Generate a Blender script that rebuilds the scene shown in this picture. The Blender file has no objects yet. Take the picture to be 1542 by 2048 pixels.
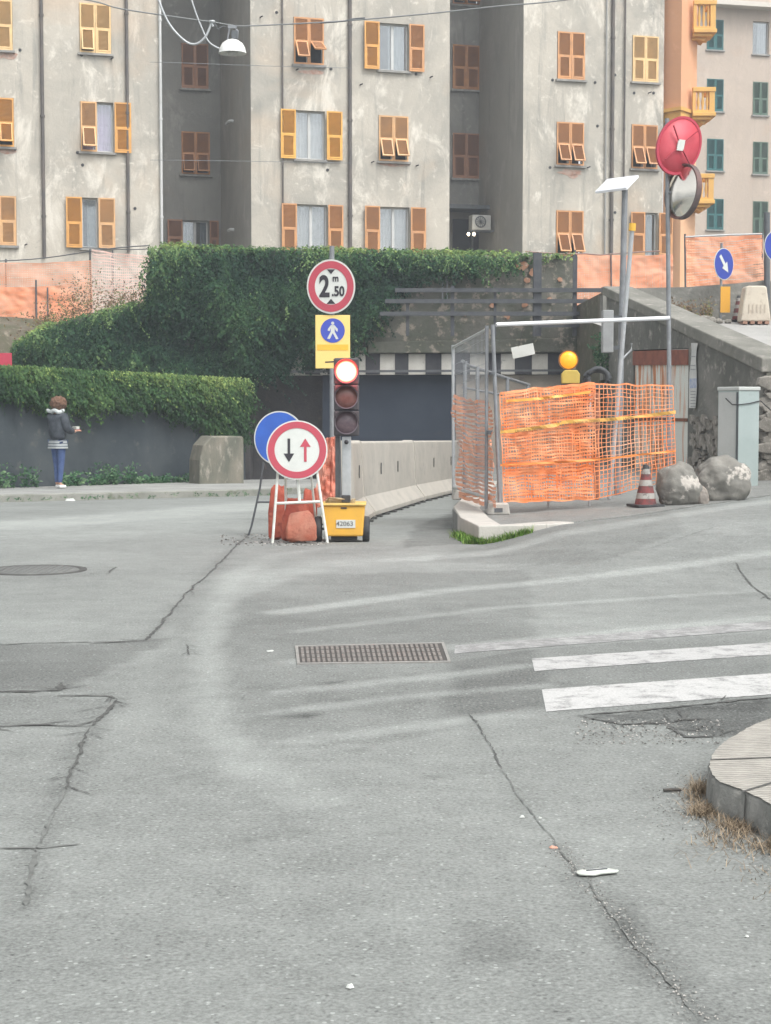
import bpy, math, random
import numpy as np
from mathutils import Vector, Matrix, noise
R = math.radians
random.seed(7)
rng = np.random.default_rng(7)
scene = bpy.context.scene
# ------------------------------------------------------------------ camera
F_PX, CX, CY, CAMH, PITCH = 3340.0, 771.0, 1024.0, 1.35, R(3.65)
cam_d = bpy.data.cameras.new('camera'); cam = bpy.data.objects.new('camera', cam_d)
scene.collection.objects.link(cam); scene.camera = cam
cam_d.sensor_fit = 'HORIZONTAL'; cam_d.sensor_width = 36; cam_d.lens = 36*F_PX/1542
cam_d.clip_start = .1; cam_d.clip_end = 2000
cam.location = (0, 0, CAMH); cam.rotation_euler = (R(90)-PITCH, 0, 0)
# ------------------------------------------------------------------ world, sun, exposure
SUN_EL, SUN_AZ = R(56), R(140)      # azimuth clockwise from +Y (the viewing direction)
w = bpy.data.worlds.new('World'); scene.world = w; w.use_nodes = True
nt = w.node_tree; nt.nodes.clear()
sky = nt.nodes.new('ShaderNodeTexSky'); sky.sky_type = 'NISHITA'; sky.sun_disc = False
sky.sun_elevation = SUN_EL; sky.sun_rotation = SUN_AZ; sky.dust_density = 4; sky.air_density = 1.2
hs = nt.nodes.new('ShaderNodeHueSaturation'); hs.inputs['Saturation'].default_value = .07
bg = nt.nodes.new('ShaderNodeBackground'); bg.inputs['Strength'].default_value = .15
wo = nt.nodes.new('ShaderNodeOutputWorld')
nt.links.new(sky.outputs[0], hs.inputs['Color']); nt.links.new(hs.outputs[0], bg.inputs['Color']); nt.links.new(bg.outputs[0], wo.inputs[0])
sd = bpy.data.lights.new('sun', 'SUN'); sd.energy = .9; sd.angle = R(28); sd.color = (1, .96, .9)
so = bpy.data.objects.new('sun', sd); scene.collection.objects.link(so)
sv = Vector((math.sin(SUN_AZ)*math.cos(SUN_EL), math.cos(SUN_AZ)*math.cos(SUN_EL), math.sin(SUN_EL)))
so.rotation_euler = sv.to_track_quat('Z', 'Y').to_euler(); so.location = (10, -10, 30)
scene.view_settings.view_transform = 'Standard'; scene.view_settings.look = 'None'
scene.view_settings.exposure = 0.95; scene.view_settings.gamma = 1
# ------------------------------------------------------------------ helpers
def ray(px, py):
    u = (px-CX)/F_PX; v = (CY-py)/F_PX
    c, s = math.cos(PITCH), math.sin(PITCH)
    return Vector((u, c+v*s, -s+v*c))
def at(px, py, Y):
    d = ray(px, py); t = Y/d.y
    return Vector((d.x*t, Y, CAMH+d.z*t))
def G(px, py, z=0.0):
    d = ray(px, py); t = (z-CAMH)/d.z
    return Vector((d.x*t, d.y*t, z))
def ss(a, b, x):
    t = min(1, max(0, (x-a)/(b-a))); return t*t*(3-2*t)
def gz(x, y):
    base = -.02*max(0, min(y, 41)-16)
    if y < 9: return 0
    rise = ss(12, 16.8, y)*(.165+.045*max(0, min(x, 7)-1.9))
    return base+(rise-base)*ss(0, 1, (x-(.85+max(0, y-19)*.07))/1.0)
def N3(x, y, z=0, s=1): return noise.noise(Vector((x*s, y*s, z*s)))

MATS = {}
def nodes(name):
    m = bpy.data.materials.new(name); m.use_nodes = True; t = m.node_tree
    return m, t, t.nodes['Principled BSDF']
def mat(name, c, rough=.7, c2=None, scale=6, c3=None, scale3=30, bump=0, bscale=60, metal=0, coat=0, lo=.35, hi=.65, lo3=.55, hi3=.7, stretch=None, emit=None, es=0, spec=.5):
    if name in MATS: return MATS[name]
    m, t, p = nodes(name); L = t.links; n = t.nodes
    p.inputs['Roughness'].default_value = rough; p.inputs['Metallic'].default_value = metal
    p.inputs['Specular IOR Level'].default_value = spec
    p.inputs['Base Color'].default_value = (*c, 1)
    if coat: p.inputs['Coat Weight'].default_value = coat
    tc = n.new('ShaderNodeTexCoord'); mp = n.new('ShaderNodeMapping'); L.new(tc.outputs['Object'], mp.inputs['Vector'])
    if stretch: mp.inputs['Scale'].default_value = stretch
    cur = None
    def nz(sc, det=6, rg=.6):
        q = n.new('ShaderNodeTexNoise'); q.inputs['Scale'].default_value = sc; q.inputs['Detail'].default_value = det; q.inputs['Roughness'].default_value = rg
        L.new(mp.outputs[0], q.inputs['Vector']); return q.outputs['Fac']
    def mix(fac, a, b, l, h):
        mr = n.new('ShaderNodeMapRange'); mr.inputs['From Min'].default_value = l; mr.inputs['From Max'].default_value = h; L.new(fac, mr.inputs['Value'])
        x = n.new('ShaderNodeMix'); x.data_type = 'RGBA'; L.new(mr.outputs[0], x.inputs['Factor'])
        if isinstance(a, tuple): x.inputs['A'].default_value = (*a, 1)
        else: L.new(a, x.inputs['A'])
        x.inputs['B'].default_value = (*b, 1); return x.outputs['Result']
    if c2: cur = mix(nz(scale), c, c2, lo, hi)
    if c3: cur = mix(nz(scale3, 8, .65), cur if cur else c, c3, lo3, hi3)
    if cur: L.new(cur, p.inputs['Base Color'])
    if bump:
        b = n.new('ShaderNodeBump'); b.inputs['Strength'].default_value = bump; b.inputs['Distance'].default_value = .02
        L.new(nz(bscale, 8), b.inputs['Height']); L.new(b.outputs[0], p.inputs['Normal'])
    if emit:
        p.inputs['Emission Color'].default_value = (*emit, 1); p.inputs['Emission Strength'].default_value = es
    MATS[name] = m; return m

def tag(o, label=None, cat=None, group=None, kind=None):
    if label: o['label'] = label
    if cat: o['category'] = cat
    if group: o['group'] = group
    if kind: o['kind'] = kind
    return o
ORG = {}
def empty(name, loc, label, cat, group=None):
    o = bpy.data.objects.new(name, None); scene.collection.objects.link(o); o.location = loc; o.empty_display_size = .1
    ORG[o] = Vector(loc); return tag(o, label, cat, group)
def T(x=0, y=0, z=0): return Matrix.Translation((x, y, z))
def rot(a, ax): return Matrix.Rotation(a, 4, ax)
def frame(o, yaw=0, tilt=0, roll=0):
    """local x right, z up, -y towards the viewer; yaw about z, tilt about x, roll about y"""
    return Matrix.Translation(o) @ rot(yaw, 'Z') @ rot(tilt, 'X') @ rot(roll, 'Y')
class MB:
    def __init__(s): s.v = []; s.f = []; s.sm = []
    def add(s, vs, fs, M=None, smooth=False):
        k = len(s.v)
        for p in vs:
            p = Vector(p); s.v.append(M @ p if M else p)
        for f in fs: s.f.append([i+k for i in f]); s.sm.append(smooth)
        return s
    def box(s, x0, x1, y0, y1, z0, z1, M=None):
        vs = [(x, y, z) for x in (x0, x1) for y in (y0, y1) for z in (z0, z1)]
        return s.add(vs, [(0, 1, 3, 2), (4, 6, 7, 5), (0, 4, 5, 1), (2, 3, 7, 6), (0, 2, 6, 4), (1, 5, 7, 3)], M)
    def hexa(s, b, t):   # 4 bottom points, 4 top points
        return s.add(list(b)+list(t), [(3, 2, 1, 0), (4, 5, 6, 7), (0, 1, 5, 4), (1, 2, 6, 5), (2, 3, 7, 6), (3, 0, 4, 7)])
    def tube(s, pts, r, n=10, r2=None, caps=True):
        pts = [Vector(p) for p in pts]; m = len(pts); rings = []
        up = Vector((0, 0, 1))
        for i, p in enumerate(pts):
            d = (pts[min(i+1, m-1)]-pts[max(i-1, 0)]).normalized()
            a = d.cross(up if abs(d.z) < .95 else Vector((1, 0, 0))).normalized(); b = d.cross(a)
            rr = r if r2 is None else r+(r2-r)*i/(m-1)
            rings.append([p+(a*math.cos(2*math.pi*k/n)+b*math.sin(2*math.pi*k/n))*rr for k in range(n)])
        vs = [q for g in rings for q in g]; fs = []
        for i in range(m-1):
            for k in range(n):
                fs.append((i*n+k, i*n+(k+1) % n, (i+1)*n+(k+1) % n, (i+1)*n+k))
        s.add(vs, fs, None, True)
        if caps:
            s.add(rings[0], [tuple(range(n))[::-1]]); s.add(rings[-1], [tuple(range(n))])
        return s
    def lathe(s, prof, n=32, M=None, smooth=True, jit=None):   # prof: (r, z)
        vs = []; fs = []
        for (r, z) in prof:
            for k in range(n): vs.append((r*math.cos(2*math.pi*k/n), r*math.sin(2*math.pi*k/n), z))
        for i in range(len(prof)-1):
            for k in range(n): fs.append((i*n+k, i*n+(k+1) % n, (i+1)*n+(k+1) % n, (i+1)*n+k))
        return s.add(vs, fs, M, smooth)
    def prism(s, pts, y0, y1, M=None):  # polygon in x,z extruded in y
        n = len(pts); vs = [(x, y0, z) for x, z in pts]+[(x, y1, z) for x, z in pts]
        fs = [tuple(range(n)), tuple(range(2*n-1, n-1, -1))]+[(i, i+n, (i+1) % n+n, (i+1) % n) for i in range(n)]
        return s.add(vs, fs, M)
    def ring(s, r0, r1, y0, y1, n=48, M=None, sx=1):
        vs = []; fs = []
        for k in range(n):
            c, q = math.cos(2*math.pi*k/n), math.sin(2*math.pi*k/n)
            vs += [(r0*c*sx, y0, r0*q), (r1*c*sx, y0, r1*q), (r1*c*sx, y1, r1*q), (r0*c*sx, y1, r0*q)]
        for k in range(n):
            a = 4*k; b = 4*((k+1) % n)
            for j in range(4): fs.append((a+j, a+(j+1) % 4, b+(j+1) % 4, b+j))
        return s.add(vs, fs, M)
    def disc(s, r, y0, y1, n=48, M=None):
        return s.prism([(r*math.cos(2*math.pi*k/n), r*math.sin(2*math.pi*k/n)) for k in range(n)], y0, y1, M)
    def build(s, name, m, parent=None, bevel=0, local=False, top=None):
        me = bpy.data.meshes.new(name)
        off = Vector((0, 0, 0))
        if parent is not None and not local:
            off = ORG[parent]
        me.from_pydata([tuple(p-off) for p in s.v], [], s.f); me.update()
        me.polygons.foreach_set('use_smooth', s.sm)
        o = bpy.data.objects.new(name, me); scene.collection.objects.link(o)
        me.materials.append(m)
        if parent is not None: o.parent = parent; ORG[o] = off if not local else Vector((0, 0, 0))
        else: ORG[o] = Vector((0, 0, 0))
        if bevel:
            b = o.modifiers.new('bevel', 'BEVEL'); b.width = bevel; b.segments = 2; b.limit_method = 'ANGLE'; b.angle_limit = R(40)
        return o
def text_mesh(txt, size, M, name, m, parent, sx=1, depth=.0015, bold=0):
    cu = bpy.data.curves.new('t', 'FONT'); cu.body = txt; cu.size = size; cu.extrude = depth; cu.offset = bold
    cu.align_x = 'CENTER'; cu.align_y = 'CENTER'
    ob = bpy.data.objects.new('t', cu); scene.collection.objects.link(ob)
    bpy.context.view_layer.update()
    me = bpy.data.meshes.new_from_object(ob.evaluated_get(bpy.context.evaluated_depsgraph_get()))
    bpy.data.objects.remove(ob); bpy.data.curves.remove(cu)
    me.transform(M @ rot(R(90), 'X') @ Matrix.Diagonal((sx, 1, 1, 1)))
    me.transform(Matrix.Translation(-ORG[parent]))
    me.name = name; me.materials.clear(); me.materials.append(m)
    o = bpy.data.objects.new(name, me); scene.collection.objects.link(o); o.parent = parent
    ORG[o] = ORG[parent]; return o
def quads(name, V, m, colattr=None):
    """V: (n,4,3) array -> one mesh of separate quads"""
    n = len(V); me = bpy.data.meshes.new(name)
    me.vertices.add(n*4); me.vertices.foreach_set('co', V.reshape(-1).astype(np.float32))
    me.loops.add(n*4); me.loops.foreach_set('vertex_index', np.arange(n*4, dtype=np.int32))
    me.polygons.add(n); me.polygons.foreach_set('loop_start', np.arange(0, n*4, 4, dtype=np.int32))
    me.polygons.foreach_set('loop_total', np.full(n, 4, dtype=np.int32))
    me.update(calc_edges=True); me.validate()
    if colattr is not None:
        a = me.attributes.new('tint', 'FLOAT', 'POINT'); a.data.foreach_set('value', np.repeat(colattr, 4).astype(np.float32))
    me.materials.append(m)
    o = bpy.data.objects.new(name, me); scene.collection.objects.link(o); return o
def ramp_mat(name, stops, rough=.8, trans=0):
    m, t, p = nodes(name); a = t.nodes.new('ShaderNodeAttribute'); a.attribute_name = 'tint'
    r = t.nodes.new('ShaderNodeValToRGB'); e = r.color_ramp.elements
    while len(e) < len(stops): e.new(.5)
    for i, (pos, c) in enumerate(stops): e[i].position = pos; e[i].color = (*c, 1)
    t.links.new(a.outputs['Fac'], r.inputs[0]); t.links.new(r.outputs[0], p.inputs['Base Color']); p.inputs['Roughness'].default_value = rough
    p.inputs['Specular IOR Level'].default_value = .12
    return m
def leaves(P, Nn, D, size, aspect=.75, jit=.5):
    """leaf quads: position, normal, tip direction"""
    n = len(P)
    Nn = Nn+rng.normal(0, jit, (n, 3)); Nn /= np.linalg.norm(Nn, axis=1)[:, None]
    D = D+rng.normal(0, .45, (n, 3)); D -= (D*Nn).sum(1)[:, None]*Nn; D /= np.linalg.norm(D, axis=1)[:, None]
    S = np.cross(D, Nn)
    S = np.where(size[:, None] < 0, S*.12, S); size = np.abs(size)
    s = size[:, None]
    V = np.stack([P, P+D*s*.45+S*s*aspect*.5+Nn*s*.1, P+D*s, P+D*s*.45-S*s*aspect*.5+Nn*s*.1], 1)
    return V
# ------------------------------------------------------------------ materials
M_galv = mat('galvanised', (.27, .285, .30), .5, (.2, .21, .22), 9, metal=.4)
M_galvl = mat('galvanised_light', (.46, .48, .49), .42, (.36, .38, .39), 9, metal=.3)
M_dark = mat('dark_metal', (.03, .03, .034), .6)
M_dgrey = mat('dark_grey_paint', (.10, .11, .12), .55, (.07, .075, .08), 7)
M_white = mat('white_paint', (.56, .58, .55), .45, (.48, .50, .47), 5, (.36, .35, .32), 9, lo=.45, hi=.75, lo3=.66, hi3=.82)
M_red = mat('sign_red', (.44, .05, .08), .45, (.38, .055, .08), 6)
M_blue = mat('sign_blue', (.03, .12, .5), .4, (.03, .10, .42), 5)
M_blued = mat('sign_blue_deep', (.02, .045, .3), .35)
M_black = mat('sign_black', (.02, .018, .025), .5)
M_yel = mat('sign_yellow', (.80, .48, .05), .45, (.74, .42, .045), 5)
M_yelp = mat('sign_yellow_pale', (.82, .60, .2), .45)
M_rub = mat('rubber', (.025, .026, .03), .75, (.05, .05, .052), 12)
M_orange = mat('net_orange', (.78, .20, .05), .6, (.76, .33, .16), 3, (.7, .4, .26), 1.2)
M_orange2 = mat('net_orange_pale', (.78, .36, .21), .6, (.72, .45, .33), 2)
M_orange3 = mat('net_orange_far', (.82, .30, .15), .6, (.78, .42, .28), 1.2)
M_conc = mat('concrete', (.46, .43, .38), .85, (.38, .36, .32), 2.2, (.30, .285, .26), 9, bump=.25, bscale=40, lo3=.58, hi3=.72)
M_concd = mat('old_concrete', (.21, .205, .185), .9, (.10, .102, .09), 1.3, (.36, .34, .30), 4.5, lo=.3, hi=.6, bump=.9, bscale=12, lo3=.56, hi3=.7)
M_moss = mat('mossy_stone', (.155, .15, .13), .95, (.085, .095, .07), 1.7, (.32, .28, .23), 3.6, bump=.9, bscale=9, lo3=.53, hi3=.6)
M_slate = mat('dark_slate_paint', (.026, .038, .048), .85, (.062, .074, .08), .8, (.12, .12, .11), 3, lo3=.58, hi3=.76, bump=.4, bscale=7)
M_night = mat('dark_blue_tarp', (.016, .025, .042), .8, (.030, .042, .062), .7, (.045, .05, .06), 3, lo3=.6, hi3=.8)
M_brownw = mat('dark_brown_wall', (.085, .08, .08), .9, (.055, .055, .06), 1.5, (.14, .11, .10), 7, lo3=.58, hi3=.75, bump=.5, bscale=18)
M_stone = mat('kerb_stone', (.47, .45, .41), .85, (.38, .37, .34), 3, (.3, .29, .27), 14, lo3=.6, hi3=.75, bump=.3, bscale=60)
M_wh_strip = mat('white_wear', (.62, .6, .55), .85, (.5, .48, .43), 3, (.2, .19, .17), 5, lo3=.62, hi3=.72)
M_blk_strip = mat('black_wear', (.035, .035, .045), .85, (.06, .06, .065), 4)

# ================================================================== GROUND
def axis(parts):
    out = []
    for a, b, st in parts: out += list(np.arange(a, b, st))
    out.append(parts[-1][1]); return np.array(out)
gx = axis([(-400, -40, 60), (-40, -8, 2), (-8, -4.5, .25), (-4.5, 4.5, .08), (4.5, 9, .25), (9, 40, 3), (40, 400, 60)])
gy = axis([(-400, -20, 60), (-20, 2, 2), (2, 12, .08), (12, 24, .14), (24, 42, .4), (42, 60, 3), (60, 400, 60)])
def seg_dist(x, y, pts):
    d = np.full(x.shape, 1e9)
    for (ax, ay), (bx, by) in zip(pts[:-1], pts[1:]):
        vx, vy = bx-ax, by-ay; t = np.clip(((x-ax)*vx+(y-ay)*vy)/(vx*vx+vy*vy+1e-9), 0, 1)
        d = np.minimum(d, np.hypot(x-ax-t*vx, y-ay-t*vy))
    return d
def gp(l, z=0): return [tuple(G(*p, z)[:2]) for p in l]
def inpoly(x, y, P):
    r = np.zeros(x.shape, bool); n = len(P)
    for i in range(n):
        x1, y1 = P[i]; x2, y2 = P[(i+1) % n]
        c = ((y1 > y) != (y2 > y)) & (x < (x2-x1)*(y-y1)/(y2-y1+1e-12)+x1); r ^= c
    return r
X, Y = np.meshgrid(gx, gy)
wear = np.zeros(X.shape)
def band(pts, wd, amt, soft=.6):
    d = seg_dist(X, Y, gp(pts)); wear[:] += amt*np.clip((wd-d)/(wd*soft), 0, 1)
band([(680, 1092), (560, 1108), (475, 1145), (430, 1200), (408, 1290), (405, 1390), (428, 1470), (500, 1545), (620, 1600)], .17, .34, .9)
band([(820, 1108), (640, 1130), (500, 1160)], .5, .3, .9)
band([(0, 1040), (250, 1015), (520, 985)], .9, .6, .8)
band([(430, 1160), (395, 1210), (378, 1262), (370, 1310), (368, 1360), (370, 1430), (385, 1490), (430, 1560)], .13, -.3, 1)
for q_, w_q, a_q in [((598, 1430), .085, -1.0), ((656, 1366), .07, -.7), ((425, 1395), .04, -.5), ((375, 1555), .04, -.6), ((500, 1378), .05, -.5), ((620, 1475), .05, -.5), ((700, 1500), .05, -.4)]:
    band([q_, (q_[0]+12, q_[1]+1)], w_q, a_q, .9)
band([(-300, 1040), (0, 1050), (250, 1030), (480, 1010), (560, 985)], 3.2, .35, .9)
for l, wd, am in [([(560, 1225), (900, 1180), (1542, 1128)], .16, .75), ([(600, 1262), (1000, 1215), (1542, 1180)], .1, .5), ([(590, 1324), (900, 1295), (1540, 1235)], .13, .55),
                  ([(570, 1384), (900, 1350), (1060, 1330)], .1, .6), ([(560, 1424), (800, 1395), (1080, 1372)], .09, .55), ([(590, 1484), (900, 1445), (1080, 1420)], .1, .55),
                  ([(800, 1120), (1200, 1090), (1542, 1050)], .25, .5)]:
    band(l, wd, am)
for P, am in [([(-300, 1292), (180, 1288), (350, 1276), (240, 1330), (125, 1380), (-300, 1388)], -.5), ([(-300, 1388), (118, 1392), (228, 1398), (165, 1455), (-300, 1458)], -.3),
              ([(500, 1495), (452, 1420), (448, 1290), (480, 1200), (600, 1150), (1050, 1140), (1100, 1420), (760, 1490)], -.3), ([(900, 1325), (1060, 1300), (1542, 1262), (1542, 1420), (1090, 1426), (900, 1430)], -.3),
              ([(1160, 1434), (1542, 1396), (1700, 1396), (1700, 1450), (1440, 1477), (1330, 1450)], -.75),
              ([(985, 1082), (1150, 1045), (1300, 1020), (1370, 1100), (1180, 1140), (850, 1120)], -.3), ([(805, 1095), (830, 1040), (905, 1005), (905, 1030), (968, 1084)], -.5),
              ([(930, 1850), (1060, 1850), (1060, 1930), (930, 1930)], -.3)]:
    wear += am*inpoly(X, Y, gp(P))
for l, w_q, a_q in [([(940, 1428), (965, 1475), (990, 1510), (1000, 1540), (1050, 1610), (1110, 1690), (1160, 1750)], .045, -.3), ([(1160, 1750), (1230, 1840), (1300, 1920), (1400, 2040)], .07, -.5), ([(232, 1398), (185, 1452), (150, 1530), (110, 1620), (75, 1700), (45, 1820)], .07, -.45),
                    ([(1230, 1830), (1290, 1900), (1330, 1960)], .1, -.3), ([(500, 1060), (415, 1150), (330, 1240), (290, 1282)], .09, -.3)]:
    band(l, w_q, a_q, 1)
wear = np.clip(wear, -1.1, .62)
zz = np.array([[gz(a, b) for a in gx] for b in gy])
ny_, nx_ = X.shape
me = bpy.data.meshes.new('road')
me.from_pydata(np.stack([X, Y, zz], -1).reshape(-1, 3).tolist(), [], [(j*nx_+i, j*nx_+i+1, (j+1)*nx_+i+1, (j+1)*nx_+i) for j in range(ny_-1) for i in range(nx_-1)])
me.polygons.foreach_set('use_smooth', [True]*len(me.polygons))
at_ = me.attributes.new('tint', 'FLOAT', 'POINT'); at_.data.foreach_set('value', wear.reshape(-1).astype(np.float32))
def asphalt(name, base=(.196, .208, .198), wearing=True):
    m, t, p = nodes(name); L = t.links; n = t.nodes
    tc = n.new('ShaderNodeTexCoord')
    def nz(sc, det=4, rg=.6, dim=None):
        q = n.new('ShaderNodeTexNoise'); q.inputs['Scale'].default_value = sc; q.inputs['Detail'].default_value = det; q.inputs['Roughness'].default_value = rg
        L.new(tc.outputs['Object'], q.inputs['Vector']); return q.outputs['Fac']
    def mth(op, a, b):
        q = n.new('ShaderNodeMath'); q.operation = op
        for i, v in enumerate((a, b)):
            if isinstance(v, (int, float)): q.inputs[i].default_value = v
            else: L.new(v, q.inputs[i])
        return q.outputs[0]
    big = mth('MULTIPLY', mth('SUBTRACT', nz(.55, 5), .5), .8)
    mid = mth('ADD', mth('MULTIPLY', mth('SUBTRACT', nz(4, 6, .75), .5), .75), mth('MULTIPLY', mth('SUBTRACT', nz(22, 4, .7), .5), .5))
    fine = mth('MULTIPLY', mth('SUBTRACT', nz(75, 3, .7), .5), 1.7)
    tot = mth('ADD', mth('ADD', big, mid), fine)
    if wearing:
        a = n.new('ShaderNodeAttribute'); a.attribute_name = 'tint'
        edge = mth('MULTIPLY', a.outputs['Fac'], mth('ADD', .55, nz(8, 5, .7)))
        tot = mth('ADD', tot, mth('MULTIPLY', edge, .62))
    vor = n.new('ShaderNodeTexVoronoi'); vor.inputs['Scale'].default_value = 60; L.new(tc.outputs['Object'], vor.inputs['Vector'])
    sp = n.new('ShaderNodeSeparateColor'); L.new(vor.outputs['Color'], sp.inputs[0])
    agg = mth('GREATER_THAN', sp.outputs[0], .93); near = mth('LESS_THAN', vor.outputs['Distance'], .35)
    tot = mth('ADD', tot, mth('MULTIPLY', mth('MULTIPLY', agg, near), .6))
    dk = mth('GREATER_THAN', sp.outputs[1], .94); tot = mth('SUBTRACT', tot, mth('MULTIPLY', mth('MULTIPLY', dk, near), .35))
    oil = mth('MULTIPLY', mth('MAXIMUM', mth('SUBTRACT', nz(1.3, 7, .75), .62), 0), 3.2); gain = mth('MAXIMUM', mth('SUBTRACT', mth('ADD', 1.0, tot), oil), .22)
    vm = n.new('ShaderNodeVectorMath'); vm.operation = 'SCALE'; vm.inputs[0].default_value = base; L.new(gain, vm.inputs['Scale'])
    L.new(vm.outputs[0], p.inputs['Base Color']); p.inputs['Roughness'].default_value = .82
    b = n.new('ShaderNodeBump'); b.inputs['Strength'].default_value = .55; b.inputs['Distance'].default_value = .006
    L.new(mth('ADD', nz(90, 4, .7), vor.outputs['Distance']), b.inputs['Height']); L.new(b.outputs[0], p.inputs['Normal'])
    MATS[name] = m; return m
M_asph = asphalt('asphalt')
M_asph2 = asphalt('asphalt_island', (.19, .195, .185), False)
me.materials.append(M_asph)
road = bpy.data.objects.new('road', me); scene.collection.objects.link(road); tag(road, kind='structure')

def ribbon(mb, pts, wd, dz=.004, jit=.35, step=.03, amp=.016, taper=True):
    P = [Vector((*p, 0)) for p in pts]; out = []
    for a, b in zip(P[:-1], P[1:]):
        k = max(1, int((b-a).length/step)); out += [a+(b-a)*i/k for i in range(k)]
    out.append(P[-1]); n = len(out); vs = []; sd = random.random()*50
    for i, p in enumerate(out):
        d = (out[min(i+1, n-1)]-out[max(i-1, 0)]).normalized(); s = Vector((-d.y, d.x, 0))
        o = s*amp*(N3(i*.11, sd)*1.1+N3(i*.9, sd+9)*.55+random.uniform(-.18, .18))
        w_ = wd*(.18+1.3*abs(N3(i*.35, sd+3))*1.6+random.random()*jit)*(min(1, (i+.6)/3, (n-i)/3) if taper else 1)
        for q in (p+o+s*w_*.5, p+o-s*w_*.5): vs.append((q.x, q.y, gz(q.x, q.y)+dz))
    mb.add(vs, [(2*i, 2*i+1, 2*i+3, 2*i+2) for i in range(n-1)])
mb = MB()
M_crack = mat('crack_dirt', (.10, .104, .098), .95, (.05, .05, .048), 20)
M_gap = mat('joint_dirt', (.08, .08, .075), .95)
M_crack2 = mat('crack_dusty', (.17, .178, .17), .95, (.095, .10, .094), 14)
for l, wd in [([(500, 1060), (460, 1105), (415, 1150), (370, 1190), (330, 1240), (290, 1282)], .035), ([(290, 1282), (240, 1284), (180, 1288)], .04), 
              ([(-60, 1384), (60, 1384), (117, 1381), (125, 1366)], .06), ([(114, 1392), (170, 1392), (222, 1393), (232, 1398)], .05), ([(232, 1398), (210, 1425), (185, 1452)], .04),
              ([(185, 1456), (150, 1530), (132, 1580)], .022), ([(-60, 1455), (90, 1452), (165, 1454)], .045), 
              ([(940, 1428), (965, 1475), (990, 1510), (1000, 1540)], .013), ([(372, 1290), (378, 1312)], .018),
              ([(1155, 1432), (1190, 1440), (1240, 1450), (1330, 1448), (1370, 1475), (1450, 1474)], .055), ([(1330, 1448), (1362, 1440), (1380, 1425)], .025),
              ([(1160, 1432), (1300, 1420), (1542, 1396), (1600, 1390)], .04), ([(1470, 1140), (1500, 1170), (1542, 1200)], .03)]:
    P0 = gp(l)
    ribbon(mb, P0, wd*.55)
    if wd > .017:
        for q_ in range(int(len(P0)*3)):
            i_ = random.randint(0, len(P0)-2); t_ = random.random(); ax, ay = P0[i_]; bx, by = P0[i_+1]; x_, y_ = ax+(bx-ax)*t_, ay+(by-ay)*t_; an = math.atan2(by-ay, bx-ax)+random.choice((-1, 1))*random.uniform(.3, .9); ln_ = random.uniform(.06, .22)
            ribbon(mb, [(x_, y_), (x_+math.cos(an)*ln_, y_+math.sin(an)*ln_)], .007, dz=.0045, amp=.01)
tag(mb.build('road_crack', M_crack), kind='structure')
mb = MB()
for l, wd in [([(132, 1580), (110, 1620), (75, 1700), (60, 1760), (45, 1820)], .03), ([(-60, 1697), (20, 1697), (75, 1697), (160, 1690)], .022), ([(1000, 1540), (1050, 1610), (1110, 1690), (1160, 1750)], .009),
              ([(1160, 1750), (1230, 1840), (1300, 1920), (1400, 2040)], .010), ([(240, 1284), (60, 1287), (-60, 1292)], .04),
              ([(1430, 1095), (1300, 1120), (1180, 1130)], .012)]:
    ribbon(mb, gp(l), wd*.6, dz=.0035, amp=.012)
tag(mb.build('road_seam', M_crack2), kind='structure')

# zebra stripes
def stripe_mat(name, thr, col):
    m, t, p = nodes(name); L = t.links; n = t.nodes; tc = n.new('ShaderNodeTexCoord')
    q = n.new('ShaderNodeTexNoise'); q.inputs['Scale'].default_value = 7; q.inputs['Detail'].default_value = 9; q.inputs['Roughness'].default_value = .78
    L.new(tc.outputs['Object'], q.inputs['Vector'])
    q2 = n.new('ShaderNodeTexNoise'); q2.inputs['Scale'].default_value = 90; q2.inputs['Detail'].default_value = 2; L.new(tc.outputs['Object'], q2.inputs['Vector'])
    mr = n.new('ShaderNodeMapRange'); mr.inputs['From Min'].default_value = thr; mr.inputs['From Max'].default_value = thr+.14; L.new(q.outputs[0], mr.inputs[0])
    x = n.new('ShaderNodeMix'); x.data_type = 'RGBA'; x.inputs['A'].default_value = (*col, 1); x.inputs['B'].default_value = (.2, .205, .195, 1); L.new(mr.outputs[0], x.inputs['Factor'])
    y = n.new('ShaderNodeMix'); y.data_type = 'RGBA'; y.blend_type = 'MULTIPLY'; y.inputs['Factor'].default_value = .5; L.new(x.outputs['Result'], y.inputs['A']); L.new(q2.outputs['Fac'], y.inputs['B'])
    g = n.new('ShaderNodeHueSaturation'); g.inputs['Saturation'].default_value = .3; L.new(y.outputs['Result'], g.inputs['Color'])
    g.inputs['Value'].default_value = 1.25
    L.new(g.outputs[0], p.inputs['Base Color']); p.inputs['Roughness'].default_value = .8; return m
def sheet(name, poly, m, dz=.002):
    mb = MB(); P = gp(poly); (a, b, c, d) = P; n = 60; vs = []
    for i in range(n+1):
        t = i/n
        for j, (u, v) in enumerate(((a, b), (d, c))):
            x = u[0]+(v[0]-u[0])*t; y = u[1]+(v[1]-u[1])*t+.012*N3(i*.8, j*9, 1)
            if i == 0: x += .02*random.random()
            vs.append((x, y, gz(x, y)+dz))
    mb.add(vs, [(2*i, 2*i+1, 2*i+3, 2*i+2) for i in range(n)]); return tag(mb.build(name, m), kind='structure')
mp1 = stripe_mat('road_paint', .50, (.46, .465, .435)); mp2 = stripe_mat('road_paint_faded', .49, (.42, .425, .40)); mp3 = stripe_mat('road_paint_ghost', .42, (.34, .35, .335))
sheet('zebra_stripe', [(1077, 1380), (1900, 1322), (1900, 1362), (1088, 1424)], mp1)
sheet('zebra_stripe', [(1056, 1318), (1900, 1262), (1900, 1285), (1062, 1343)], mp2)
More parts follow.
